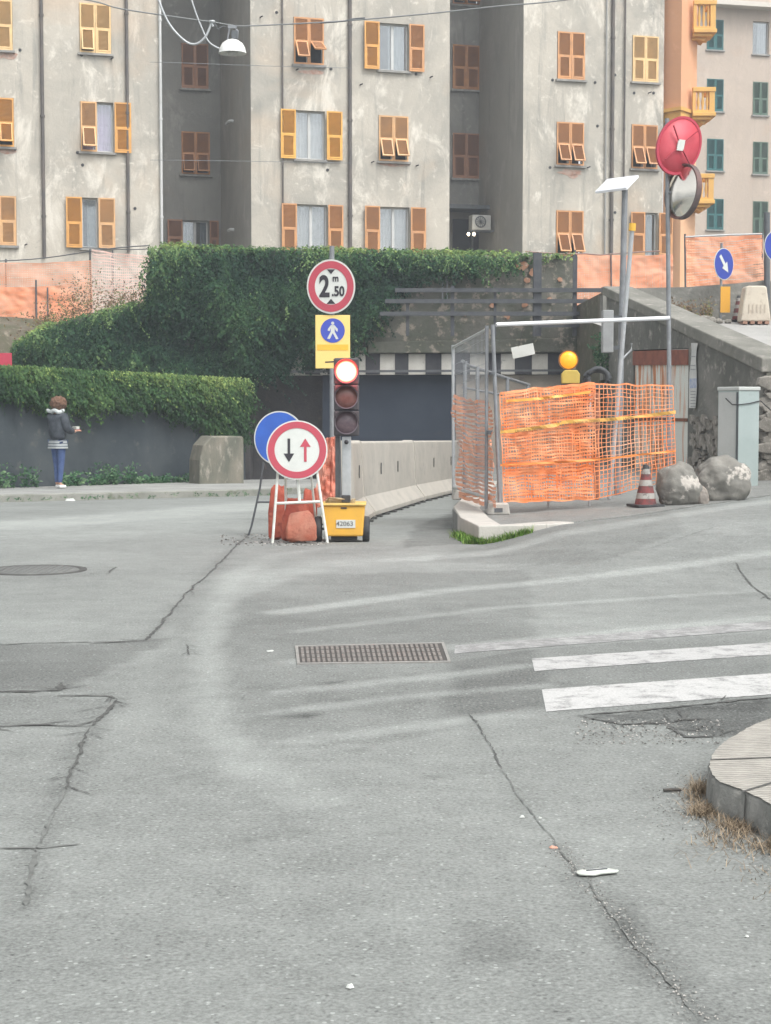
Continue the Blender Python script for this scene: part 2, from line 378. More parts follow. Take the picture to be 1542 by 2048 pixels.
sheet('zebra_stripe', [(905, 1292), (1900, 1215), (1900, 1232), (905, 1308)], mp3)

# left pavement with kerb
KL = [(-22, 14.6), (-14, 20.9), (-6.25, 27.1), (-4.1, 28.8), (-2.19, 30.3), (-1.2, 32.0), (-.9, 35), (-.9, 38.5)]
WLn = [(-24, 20.5), (-17, 23.8), (-7.2, 31.2), (-5.1, 34.4), (-3.15, 37.5), (-2.6, 38.0), (-2.4, 38.2), (-2.2, 38.5)]
M_pave = mat('pavement_grey', (.33, .335, .32), .85, (.22, .225, .215), 1.5, (.33, .33, .31), 12, bump=.2, bscale=50)
def strip2(name, A, B, za, zb, m, sub=8):
    mb = MB(); vs = []
    for (a1, b1), (a2, b2) in zip(zip(A, B), list(zip(A, B))[1:]):
        pass
    pa = []; pb = []
    for i in range(len(A)-1):
        for k in range(sub):
            t = k/sub; pa.append((A[i][0]+(A[i+1][0]-A[i][0])*t, A[i][1]+(A[i+1][1]-A[i][1])*t)); pb.append((B[i][0]+(B[i+1][0]-B[i][0])*t, B[i][1]+(B[i+1][1]-B[i][1])*t))
    pa.append(A[-1]); pb.append(B[-1])
    for p, q in zip(pa, pb): vs += [(p[0], p[1], gz(*p)+za), (q[0], q[1], gz(*q)+zb)]
    mb.add(vs, [(2*i, 2*i+1, 2*i+3, 2*i+2) for i in range(len(pa)-1)]); return mb.build(name, m)
def offs(L, d):
    out = []
    for i, p in enumerate(L):
        a = L[max(0, i-1)]; b = L[min(len(L)-1, i+1)]; v = Vector((b[0]-a[0], b[1]-a[1])).normalized(); out.append((p[0]-v.y*d, p[1]+v.x*d))
    return out
def strip_box(name, A, d, h, m, sub=6, base=-.05):
    """kerb: box section along A, width d to the left of the direction"""
    B = offs(A, d); mb = MB(); vs = []
    for i in range(len(A)-1):
        for k in range(sub+(1 if i == len(A)-2 else 0)):
            t = k/sub; p = [A[i][j]+(A[i+1][j]-A[i][j])*t for j in (0, 1)]; q = [B[i][j]+(B[i+1][j]-B[i][j])*t for j in (0, 1)]
            z = gz(*p); vs += [(p[0], p[1], z+base), (p[0], p[1], z+h-.012), (p[0]+(q[0]-p[0])*.06, p[1]+(q[1]-p[1])*.06, z+h), (q[0], q[1], z+h), (q[0], q[1], z+base)]
    n = len(vs)//5; mb.add(vs, [(5*i+j, 5*i+j+1, 5*i+j+6, 5*i+j+5) for i in range(n-1) for j in range(4)]); return mb.build(name, m)
tag(strip2('pavement', offs(KL, .16), WLn, .115, .115, M_pave), kind='structure')
tag(strip_box('kerb', KL, .18, .12, mat('kerb_worn', (.30, .30, .27), .9, (.2, .205, .18), 2.5, (.12, .14, .09), 7, bump=.4, bscale=30)), kind='structure')

# traffic island on the right
ISL = [(.775, 19.3), (.80, 17.6), (.925, 16.4), (1.6, 16.62), (2.5, 17.3), (3.6, 18.6), (6.5, 22.0), (6.5, 24), (4.2, 31), (2.1, 33), (1.5, 28)]
def isz(x, y): return max(.155, gz(x, y)+.012) if x > 1.5 else max(.155, gz(x, y)+.012)
mb = MB(); cx_, cy_ = 2.6, 22; vs = [(cx_, cy_, isz(cx_, cy_))]; nn = 0; LV = 8
ring_pts = []
for i in range(len(ISL)):
    a, b = ISL[i], ISL[(i+1) % len(ISL)]
    for k in range(6): ring_pts.append((a[0]+(b[0]-a[0])*k/6, a[1]+(b[1]-a[1])*k/6))
m_ = len(ring_pts)
for l in range(1, LV+1):
    for p in ring_pts:
        x = cx_+(p[0]-cx_)*l/LV; y = cy_+(p[1]-cy_)*l/LV; vs.append((x, y, isz(x, y)))
for p in ring_pts: vs.append((p[0], p[1], gz(*p)-.05))
fs = [(0, 1+i, 1+(i+1) % m_) for i in range(m_)]
for l in range(LV):
    for i in range(m_): fs.append((1+l*m_+i, 1+(l+1)*m_+i, 1+(l+1)*m_+(i+1) % m_, 1+l*m_+(i+1) % m_))
mb.add(vs, fs); tag(mb.build('traffic_island', M_asph2), kind='structure')
def kerb_run(P, d, top, name, m):
    Q = offs(P, d); mb = MB()
    for i in range(len(P)-1):
        a, b, c, e = P[i], P[i+1], Q[i+1], Q[i]
        lo = [Vector((p[0], p[1], gz(*p)-.06)) for p in (a, b, c, e)]
        hi = [Vector((p[0], p[1], max(top, gz(*p)+.016))) for p in (a, b, c, e)]
        mb.hexa(lo, hi)
    return tag(mb.build(name, m, bevel=.012), kind='structure')
kerb_run([(1.45, 26), (.79, 19.4), (.79, 17.55), (.91, 16.3), (1.6, 16.52), (1.9, 16.75)][0:6], .3, .175, 'island_kerb', M_stone)

# near right pavement corner
PC = [G(1900, 1350, .112), G(1700, 1385, .112), G(1542, 1436, .112), G(1470, 1470, .112), G(1432, 1500, .112), G(1420, 1532, .112), G(1436, 1560, .112), G(1485, 1580, .112), G(1542, 1608, .112), G(1700, 1700, .112), G(1900, 1840, .112)]
def smooth_line(P, n=6):
    out = []
    for i in range(len(P)-1):
        p0, p1, p2, p3 = P[max(0, i-1)], P[i], P[i+1], P[min(len(P)-1, i+2)]
        for k in range(n):
            t = k/n; out.append(.5*((2*p1)+(-p0+p2)*t+(2*p0-5*p1+4*p2-p3)*t*t+(-p0+3*p1-3*p2+p3)*t**3))
    out.append(P[-1]); return out
PCs = [q+Vector((.006*N3(q.x*30, q.y*30)-.01*max(0, N3(q.x*14, q.y*14, 3)-.2), .006*N3(q.x*30, q.y*30, 5), 0)) for q in smooth_line(PC, 14)]
def ribbed(name):
    m, t, p = nodes(name); L = t.links; n = t.nodes; tc = n.new('ShaderNodeTexCoord'); mp = n.new('ShaderNodeMapping'); mp.inputs['Rotation'].default_value = (0, 0, R(84))
    L.new(tc.outputs['Object'], mp.inputs['Vector'])
    wv = n.new('ShaderNodeTexWave'); wv.inputs['Scale'].default_value = 11; wv.inputs['Distortion'].default_value = 2.5; wv.inputs['Detail'].default_value = 4; wv.inputs['Detail Scale'].default_value = 2; L.new(mp.outputs[0], wv.inputs['Vector'])
    nz = n.new('ShaderNodeTexNoise'); nz.inputs['Scale'].default_value = 9; nz.inputs['Detail'].default_value = 8; nz.inputs['Roughness'].default_value = .75; L.new(tc.outputs['Object'], nz.inputs['Vector'])
    r = n.new('ShaderNodeValToRGB'); r.color_ramp.elements[0].position = .3; r.color_ramp.elements[0].color = (.24, .23, .205, 1); r.color_ramp.elements[1].position = .65; r.color_ramp.elements[1].color = (.40, .38, .34, 1); L.new(nz.outputs[0], r.inputs[0])
    mr = n.new('ShaderNodeMapRange'); mr.inputs['From Min'].default_value = 0; mr.inputs['From Max'].default_value = .3; mr.inputs['To Min'].default_value = .62; L.new(wv.outputs['Fac'], mr.inputs[0])
    vm = n.new('ShaderNodeVectorMath'); vm.operation = 'SCALE'; L.new(r.outputs[0], vm.inputs[0]); L.new(mr.outputs[0], vm.inputs['Scale']); L.new(vm.outputs[0], p.inputs['Base Color'])
    b = n.new('ShaderNodeBump'); b.inputs['Strength'].default_value = .8; b.inputs['Distance'].default_value = .006; L.new(wv.outputs['Fac'], b.inputs['Height']); L.new(b.outputs[0], p.inputs['Normal']); p.inputs['Roughness'].default_value = .85; return m
M_rib = ribbed('ribbed_stone')
ctr = Vector((5, 5.2, .112)); mb = MB(); n = len(PCs)
for i in range(n-1):
    a, b = PCs[i], PCs[i+1]; mb.add([a, b, ctr], [(0, 1, 2)])
tag(mb.build('corner_pavement', M_rib), kind='structure')
mb = MB()
for i in range(n-1):
    a, b = PCs[i], PCs[i+1]
    ins = lambda p: Vector((p.x+.012, p.y, .1115))
    lo = lambda p: Vector((p.x-.012, p.y, -.02))
    md = lambda p: Vector((p.x-.004, p.y, .1))
    mb.add([lo(a), lo(b), md(b), md(a), ins(b), ins(a)], [(0, 1, 2, 3), (3, 2, 4, 5)], None, True)
tag(mb.build('corner_kerb', mat('kerb_face', (.22, .22, .205), .9, (.13, .135, .125), 5, (.3, .295, .27), 14, bump=.5, bscale=45)), kind='structure')
mb = MB()
for (a, b) in [((1421, 1519), (1900, 1500)), ((1484, 1583), (1560, 1560)), ((1484, 1583), (1484, 1584))][:2]:
    p, q = G(*a, .1145), G(*b, .1145); d = (q-p).normalized(); s = Vector((-d.y, d.x, 0))*.006
    mb.add([p-s, p+s, q+s, q-s], [(0, 1, 2, 3)])
for i_ in (int(len(PCs)*.44), int(len(PCs)*.72)):
    q = PCs[i_]; d = (PCs[i_+1]-q).normalized()*.004; o_ = Vector((d.y, -d.x, 0)).normalized()*.014
    if o_.x > 0: o_ = -o_
    mb.add([q-d+o_+Vector((0, 0, -.11)), q+d+o_+Vector((0, 0, -.11)), q+d+o_*.6+Vector((0, 0, -.006)), q-d+o_*.6+Vector((0, 0, -.006))], [(0, 1, 2, 3)])
tag(mb.build('pavement_joint', M_gap), kind='structure')

# ================================================================== UPPER TERRAIN
M_earth = mat('bank_earth', (.12, .10, .075), .95, (.07, .075, .04), 1.2, (.22, .19, .15), 5, bump=.8, bscale=8)
mb = MB(); vs = []; xs = np.concatenate([np.linspace(-40, -10, 12), np.linspace(-9.6, -3.0, 14)]); ys = np.linspace(0, 1, 30)
for x in xs:
    for t in ys:
        y0 = 31.9+(x+7.2)*1.55 if x > -7.2 else 31.9+(x+7.2)*.75
        y = y0+(46-y0)*t; zl = 1.72+(3.6-1.72)*min(1, t*1.25); zr_ = 1.7 if y < 39.2 else 1.7+1.5*ss(39.2, 40.2, y)+.4*ss(40.2, 45, y)
        if y < 39.2: zr_ = min(1.7, 1.98-.2*(x+7.2)/4-.25)
        w_ = ss(-9.2, -8.5, x); vs.append((x, y, zl+(zr_-zl)*w_+.08*N3(x, y, 0, .9)))
mb.add(vs, [(i*30+j, (i+1)*30+j, (i+1)*30+j+1, i*30+j+1) for i in range(25) for j in range(29)], None, True)
tag(mb.build('bank', M_earth), kind='structure')
mb = MB(); mb.box(-60, 60, 46.01, 130, -1, 3.6); mb.box(-2.99, 4.2, 39.9, 46, -1, 3.55)
tag(mb.build('upper_ground', M_earth), kind='structure')

# ================================================================== WALLS, BRIDGE
YB = 38.0
# lower retaining wall at the left
root = empty('retaining_wall', (-7.2, 31.2, -.3), 'low dark slate retaining wall behind the pedestrian with ivy hanging over its top', 'wall')
mb = MB()
WA = [(-24, 20.5), (-17, 23.8), (-7.2, 31.2), (-3.15, 37.5)]
WB = offs(WA, .6)
wt = [2.2, 2.08, 1.98, 1.83]
for i in range(3):
    mb.hexa([Vector((*p, -.6)) for p in (WA[i], WA[i+1], WB[i+1], WB[i])], [Vector((*p, z)) for p, z in ((WA[i], wt[i]), (WA[i+1], wt[i+1]), (WB[i+1], wt[i+1]), (WB[i], wt[i]))])
mb.build('wall', M_slate, root)
# buttress block in pale concrete on the pavement
a = at(400, 958, 34.2); b = at(485, 950, 35.6); root = empty('concrete_block', a, 'weathered pale concrete block at the right end of the slate wall', 'block')
mb = MB(); za, zb = at(400, 905, 34.2).z, at(420, 884, 34.4).z
M_blk = mat('weathered_block', (.23, .21, .17), .95, (.12, .125, .1), 3, (.36, .33, .28), 8, bump=.6, bscale=20, stretch=(1, 1, .35))
mb.prism([(0, -.35), (1.0, -.35), (1.0, 1.0), (.95, 1.03), (.28, 1.04), (.1, .85), (.02, .55)], -.0, .6, frame(Vector((a.x, a.y-.2, gz(a.x, a.y)+.05)), R(28)))
mb.build('block', M_blk, root, bevel=.03)

root = empty('railway_bridge', (0, YB, -.4), 'stone railway bridge over the blocked lane with a black and white striped edge beam', 'bridge')
def wallpoly(px, Y=YB, d=1.6, dy=0):
    pts = [at(x, y, Y) for x, y in px]
    m = MB(); m.prism([(p.x, p.z) for p in pts], Y+dy, Y+dy+d); return m
mb = wallpoly([(30, 760), (30, 690), (90, 655), (200, 625), (300, 603), (302, 540), (318, 494), (500, 500), (720, 505), (735, 506), (735, 694), (500, 694), (500, 985), (200, 985)])
mb.build('wing_wall', M_brownw, root)
wallpoly([(735.5, 506), (1150, 514), (1152, 640), (1300, 645), (1300, 672), (735.5, 684)], d=1.5, dy=.003).build('parapet', M_moss, root)
wallpoly([(735.6, 684.5), (1300, 672.5), (1300, 704), (735.6, 707)], d=1.9, dy=-.12).build('ledge', M_moss, root, bevel=.03)
wallpoly([(500.5, 694.5), (735, 694.5), (735, 706), (500.5, 708)], d=1.9, dy=-.1).build('ledge', M_moss, root, bevel=.03)
wallpoly([(500.5, 708.5), (1300, 706.5), (1300, 748), (500.5, 750)], d=1.6, dy=.05).build('edge_beam', M_wh_strip, root)
k = 0
for x0, x1 in [(500.5, 578), (610, 640), (655, 690), (731, 760), (790, 817), (851, 883), (910, 940), (972, 1002), (1030, 1064), (1096, 1126), (1158, 1190), (1222, 1252)]:
    wallpoly([(x0, 707), (x1, 707), (x1, 749), (x0, 749)], d=.05, dy=.03).build('black_stripe', M_blk_strip, root)
wallpoly([(645, 745), (911, 742), (911, 960), (645, 990)], Y=38.25, d=.3).build('dark_screen', M_night, root)
wallpoly([(498, 752), (645, 750), (645, 990), (498, 990)], Y=38.9, d=1.0).build('abutment', M_brownw, root)
M_pale = mat('pale_render', (.42, .37, .31), .9, (.33, .29, .25), 1.5, (.2, .18, .15), 6, lo3=.6, hi3=.74, bump=.3, bscale=20)
wallpoly([(912, 750), (1330, 750), (1330, 985), (912, 985)], Y=38.2, d=1.5).build('pale_abutment', M_pale, root)
wallpoly([(500, 741), (1300, 738), (1300, 742), (500, 746)], Y=YB-.14, d=.03).build('cable_tray', M_dgrey, root)
# timber-like dark rails in front of the parapet
root = empty('rail_fence', at(1075, 660, 37.2), 'dark horizontal rail fence along the mossy bridge parapet', 'fence')
Mr = mat('dark_rail', (.045, .05, .06), .8, (.08, .085, .09), 6)
for y, x0 in [(578, 790), (600, 770), (625, 760), (648, 1080)]:
    mb = MB(); a = at(x0, y+2, 37.4); b = at(1215, y+2, 37.4); mb.box(a.x, b.x, 37.37, 37.43, a.z-.05, a.z+.04); mb.build('rail', Mr, root)
for x, y0, wd in [(815, 598, .035), (905, 572, .04), (990, 575, .03), (1075, 506, .09), (1150, 510, .045), (1205, 575, .03)]:
    mb = MB(); a = at(x, y0, 37.5); mb.box(a.x-wd, a.x+wd, 37.44, 37.44+2*wd, at(x, 672, 37.5).z, a.z); mb.build('post', Mr, root)
# white conduits on the parapet
root = empty('conduit', at(890, 602, 37.9), 'pair of thin pale conduits on the ivy covered bridge wall', 'conduit')
for x in (885, 894):
    mb = MB(); mb.tube([at(x, 520, 37.85), at(x, 598, 37.85)], .02, 6); mb.build('pipe', M_galv, root)

# exposed orange brick patches in the parapet
M_brick = mat('broken_brick', (.55, .27, .16), .9, (.35, .2, .13), 6, (.6, .5, .4), 12)
ob = MB()
for (x, y, s) in [(1045, 530, 11), (1066, 545, 9), (1055, 560, 7), (985, 610, 6), (1015, 632, 7), (930, 628, 5), (1100, 600, 6), (1170, 600, 6), (1120, 560, 5), (1050, 610, 6)]:
    c = at(x, y, YB-.01); n = 9; pr = [(math.cos(k*2*math.pi/n)*s*.0115*(.6+random.random()*.7), math.sin(k*2*math.pi/n)*s*.0115*(.5+random.random()*.7)) for k in range(n)]
    ob = MB(); ob.prism(pr, -.03, .02, T(*c)); ob.build('brick_patch', M_brick, bpy.data.objects['railway_bridge'])

# ---- ramp wall on the right with rusty doors
def rw(Y): return 3.99+(30-Y)*.1714
A, Bp = Vector((3.99, 30, 0)), Vector((5.19, 23, 0))
dr = (Bp-A).normalized(); nr = Vector((dr.y, -dr.x, 0)); 
if nr.x > 0: nr = -nr
def rwp(t, z, off=0): p = A+(Bp-A)*t+nr*off; return Vector((p.x, p.y, z))
zt = lambda t: 3.33+(1.80-3.33)*t
root = empty('ramp_wall', (*A[:2], 0), 'grey concrete wall of the sloping ramp with rusty metal doors in it', 'wall')
mb = MB(); tA, tB = -.02, 1.0
t0, t1 = .2, .581   # doors
dz1 = 2.52
def rwhex(m, ta, tb, za0, zb0, za1, zb1, o0=0, o1=-.45):
    m.hexa([rwp(ta, za0, o0), rwp(tb, zb0, o0), rwp(tb, zb0, o1), rwp(ta, za0, o1)], [rwp(ta, za1, o0), rwp(tb, zb1, o0), rwp(tb, zb1, o1), rwp(ta, za1, o1)])
rwhex(mb, -.02, t0, -.2, -.2, zt(0), zt(t0)); rwhex(mb, t1, 1.0, -.2, -.2, zt(t1), zt(1))
hd = lambda t: at(1265+(1375-1265)*(t-t0)/(t1-t0), 700+(t-t0)*-10, rwp(t, 0).y).z
rwhex(mb, t0, t1, hd(t0), hd(t1), zt(t0), zt(t1))
mb.build('wall', M_concd, root)
mb = MB(); rwhex(mb, -.03, 1.01, zt(0)-.0, zt(1)-.0, zt(0)+.16, zt(1)+.2, .06, -.5); mb.build('coping', mat('coping_concrete', (.22, .215, .19), .9, (.14, .14, .12), 1.6, (.32, .3, .27), 6, bump=.4, bscale=25), root, bevel=.02)
def rust_mat(name, streak):
    m, t, p = nodes(name); L = t.links; n = t.nodes; tc = n.new('ShaderNodeTexCoord'); mp = n.new('ShaderNodeMapping'); mp.inputs['Scale'].default_value = (4, 4, .55); L.new(tc.outputs['Object'], mp.inputs['Vector'])
    nz = n.new('ShaderNodeTexNoise'); nz.inputs['Scale'].default_value = 2.2; nz.inputs['Detail'].default_value = 7; L.new(mp.outputs[0], nz.inputs['Vector'])
    r = n.new('ShaderNodeValToRGB'); e = r.color_ramp.elements; e[0].position = .42+streak; e[0].color = (.62, .63, .58, 1); e[1].position = .56+streak; e[1].color = (.52, .2, .08, 1); q = e.new(.72+streak); q.color = (.2, .07, .035, 1)
    L.new(nz.outputs[0], r.inputs[0]); L.new(r.outputs[0], p.inputs['Base Color']); p.inputs['Roughness'].default_value = .85; return m
dt = (t1-t0)/3
for k, stv in enumerate((.02, .0, .09)):
    m = MB(); a, b = t0+dt*k+.006, t0+dt*(k+1)-.006
    rwhex(m, a, b, .0, .0, hd(a)-.03, hd(b)-.03, -.02, -.12); dd = m.build('door_leaf', rust_mat('rusty_sheet', stv), root)
    m = MB()
    for fz in (.05, 1.1): rwhex(m, a, b, fz, fz, fz+.05, fz+.05, .0, -.018)
    m.build('door_rail', mat('rust_dark', (.22, .08, .04), .9, (.12, .05, .03), 9), dd)
m = MB(); rwhex(m, t0, t1, hd(t0)-.26, hd(t1)-.26, hd(t0)-.02, hd(t1)-.02, .015, -.018); m.build('lintel_plate', mat('rust_plate', (.26, .085, .05), .85, (.17, .055, .035), 5), root)
# lower rubble stone facing
m = MB(); 
for i in range(320):
    t = random.uniform(t1+.03, .99); z = random.uniform(.05, 1.15)*(1 if random.random() < .7 else .8); s = random.uniform(.05, .13); c = rwp(t, z, .0)
    k = [(math.cos(q*1.05)*s*random.uniform(.7, 1.2), math.sin(q*1.05)*s*.7*random.uniform(.7, 1.2)) for q in range(6)]
    m.prism(k, -.03-random.random()*.04, .05, frame(c, math.atan2(dr.y, dr.x)))
m.build('rubble_facing', mat('rubble_stone', (.3, .28, .25), .95, (.13, .12, .10), 7, (.45, .42, .38), 16, bump=.6, bscale=25), root)
# rough stone wall beyond the corner at the right edge
root = empty('stone_wall', (5.25, 22.9, 0), 'rough natural stone wall at the right edge beside the grey cabinet', 'wall')
m = MB(); m.box(5.22, 9, 22.95, 24.2, -.2, 1.8)
m.build('wall_core', M_moss, root)
m = MB()
for i in range(260):
    x = random.uniform(5.22, 6.6); z = random.uniform(0, 1.9); s = random.uniform(.09, .2)
    k = [(math.cos(q*.9)*s*random.uniform(.7, 1.25), math.sin(q*.9)*s*.6*random.uniform(.7, 1.25)) for q in range(7)]
    m.prism(k, -.06-random.random()*.09, .03, T(x, 22.97, z))
m.build('stone_facing', mat('rubble_stone2', (.30, .28, .25), .95, (.15, .14, .12), 5, (.45, .42, .37), 14, bump=.6, bscale=25), root, bevel=.015)
# ramp surface
mb = MB(); pz = lambda y: 3.02-.15*(33-y)
M_ramp = mat('ramp_concrete', (.36, .355, .34), .85, (.3, .3, .285), 1.5, (.42, .41, .39), 8, bump=.2, bscale=30)
mb.add([(rw(y)+.45 if e == 0 else 20, y, pz(y)) for y in (14, 17, 20, 23, 26, 29, 31, 33.05) for e in (0, 1)], [(2*i, 2*i+1, 2*i+3, 2*i+2) for i in range(7)])
tag(mb.build('ramp_road', M_ramp), kind='structure')
# back wall of the ramp
root = empty('ramp_back_wall', at(1400, 640, 33.1), 'low rough concrete wall along the far side of the ramp under the orange net', 'wall')
m = MB(); pl = [at(1206, 600, 33.1), at(1206, 589, 33.1), at(1240, 577, 33.1), at(1375, 574, 33.1), at(1560, 560, 33.1), at(1800, 545, 33.1), at(1800, 700, 33.1), at(1206, 760, 33.1)]
m.prism([(p.x, p.z) for p in pl][::-1], 33.1, 33.6); m.build('wall', mat('back_concrete', (.23, .225, .2), .95, (.15, .15, .135), 2, (.35, .33, .3), 7, bump=.6, bscale=15), root)
tag(MB().box(4.32, 40, 33.62, 46, -1, 3.6).build('upper_yard', M_earth), kind='structure')

# ================================================================== BUILDINGS
class Fac:
    def __init__(s, x0, y0, ang):
        s.o = Vector((x0, y0, 0)); s.a = ang; s.d = Vector((math.cos(ang), math.sin(ang), 0)); s.n = Vector((math.sin(ang), -math.cos(ang), 0))
    def hit(s, px, py):
        r = ray(px, py); c = Vector((0, 0, CAMH)); t = (s.o-c).dot(s.n)/r.dot(s.n); p = c+r*t
        return (p-s.o).dot(s.d), p.z
    def pt(s, u, z, off=0):
        p = s.o+s.d*u+s.n*off; return Vector((p.x, p.y, z))
    def M(s, u, z, off=0): return Matrix.Translation(s.pt(u, z, off)) @ rot(s.a, 'Z')
    def shifted(s, dep): 
        q = s.o-s.n*dep; return Fac(q.x, q.y, s.a)
AF = math.atan(.289)
FM = Fac(0, 54.2, AF); R1 = FM.shifted(5.2); R2 = FM.shifted(4.4)
def plaster(name, base, dark, light, sc=.5, str_=(1, 1, .45), lth=(.56, .66)):
    m, t, p = nodes(name); L = t.links; n = t.nodes; tc = n.new('ShaderNodeTexCoord')
    def nz(sc, det, rg, stretch=None):
        mp = n.new('ShaderNodeMapping'); L.new(tc.outputs['Object'], mp.inputs['Vector'])
        if stretch: mp.inputs['Scale'].default_value = stretch
        q = n.new('ShaderNodeTexNoise'); q.inputs['Scale'].default_value = sc; q.inputs['Detail'].default_value = det; q.inputs['Roughness'].default_value = rg; q.inputs['Distortion'].default_value = .6
        L.new(mp.outputs[0], q.inputs['Vector']); return q.outputs['Fac']
    def mix(f, a, b, l, h, mx=1):
        mr = n.new('ShaderNodeMapRange'); mr.inputs['From Min'].default_value = l; mr.inputs['From Max'].default_value = h; mr.inputs['To Max'].default_value = mx; L.new(f, mr.inputs[0])
        x = n.new('ShaderNodeMix'); x.data_type = 'RGBA'; L.new(mr.outputs[0], x.inputs['Factor'])
        if isinstance(a, tuple): x.inputs['A'].default_value = (*a, 1)
        else: L.new(a, x.inputs['A'])
        x.inputs['B'].default_value = (*b, 1); return x.outputs['Result']
    c = mix(nz(.35, 6, .65), base, dark, .4, .7, .85)
    c = mix(nz(.9, 8, .75, str_), c, light, lth[0]-.03, lth[1]-.03, .85)
    c = mix(nz(1.5, 8, .72, (1.9, 1.9, .14)), c, dark, .54, .68, .8)
    c = mix(nz(3.1, 9, .8), c, tuple(v*.6 for v in dark), .62, .72, .7)
    c = mix(nz(2.3, 9, .8), c, light, .57, .64, .8)
    c = mix(nz(.23, 4, .6), c, (base[0]*1.02, base[1]*.86, base[2]*.74), .56, .72, .7)
    L.new(c, p.inputs['Base Color']); p.inputs['Roughness'].default_value = .92
    b = n.new('ShaderNodeBump'); b.inputs['Strength'].default_value = .5; b.inputs['Distance'].default_value = .03; L.new(nz(4, 8, .7), b.inputs['Height']); L.new(b.outputs[0], p.inputs['Normal'])
    return m
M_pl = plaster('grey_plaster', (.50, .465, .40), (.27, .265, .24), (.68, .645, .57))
M_pld = plaster('shaded_recess_plaster', (.26, .255, .235), (.16, .16, .15), (.34, .33, .31))  # bare darker plaster, with the shade of the recess also put into its colour
M_pls = plaster('shaded_side_plaster', (.36, .345, .31), (.27, .26, .24), (.42, .40, .37))  # facade plaster darkened, painting in the shade of the left-facing sides
def wall_holes(mb, F, s0, s1, z0, z1, holes, rev=.22):
    S = sorted({s0, s1, *[h[0] for h in holes], *[h[1] for h in holes]}); Z = sorted({z0, z1, *[h[2] for h in holes], *[h[3] for h in holes]})
    S = [s for s in S if s0 <= s <= s1]; Z = [z for z in Z if z0 <= z <= z1]
    for i in range(len(S)-1):
        for j in range(len(Z)-1):
            cs, cz = (S[i]+S[i+1])/2, (Z[j]+Z[j+1])/2
            if any(h[0] < cs < h[1] and h[2] < cz < h[3] for h in holes): continue
            mb.add([F.pt(S[i], Z[j]), F.pt(S[i+1], Z[j]), F.pt(S[i+1], Z[j+1]), F.pt(S[i], Z[j+1])], [(0, 1, 2, 3)])
    for a, b, c, d in holes:
        q = [(a, c), (b, c), (b, d), (a, d)]
        for k in range(4):
            (u, v), (u2, v2) = q[k], q[(k+1) % 4]
            mb.add([F.pt(u, v), F.pt(u2, v2), F.pt(u2, v2, -rev), F.pt(u, v, -rev)], [(0, 1, 2, 3)])
def gmat():
    m, t, p = nodes('window_glass'); L = t.links; n = t.nodes; n.remove(p)
    tr = n.new('ShaderNodeBsdfTransparent'); gl = n.new('ShaderNodeBsdfGlossy'); gl.inputs['Roughness'].default_value = .05; gl.inputs['Color'].default_value = (.8, .85, .88, 1)
    mx = n.new('ShaderNodeMixShader'); mx.inputs[0].default_value = .16; L.new(tr.outputs[0], mx.inputs[1]); L.new(gl.outputs[0], mx.inputs[2]); L.new(mx.outputs[0], n['Material Output'].inputs[0]); return m
M_glass = gmat()
M_room = mat('dark_room', (.035, .037, .042), .9)
M_wframe = mat('window_white', (.56, .57, .56), .5, (.48, .49, .48), 3)
SH = {'pale': ((.74, .50, .24), (.66, .45, .22)), 'ochre': ((.68, .345, .085), (.6, .31, .10)), 'yellow': ((.76, .40, .08), (.68, .36, .08)), 'orange': ((.58, .285, .115), (.52, .27, .13)), 'brown': ((.34, .165, .09), (.3, .15, .09)), 'tan': ((.66, .385, .17), (.58, .35, .18)),
      'rust': ((.46, .21, .08), (.38, .18, .085)), 'teal': ((.008, .12, .12), (.012, .1, .1)), 'green': ((.06, .12, .08), (.10, .15, .115))}
def shmat(k): c = SH[k]; return mat('shutter_'+k, tuple(v*.86 for v in c[0]), .6, tuple(v*.8 for v in c[1]), 1.8, tuple(v*.45 for v in c[0]), 3, lo3=.62, hi3=.8)
def shmatf(k): c = SH[k]; return mat('shutterframe_'+k, tuple(min(.8, v*1.12) for v in c[0]), .55, c[1], 3)
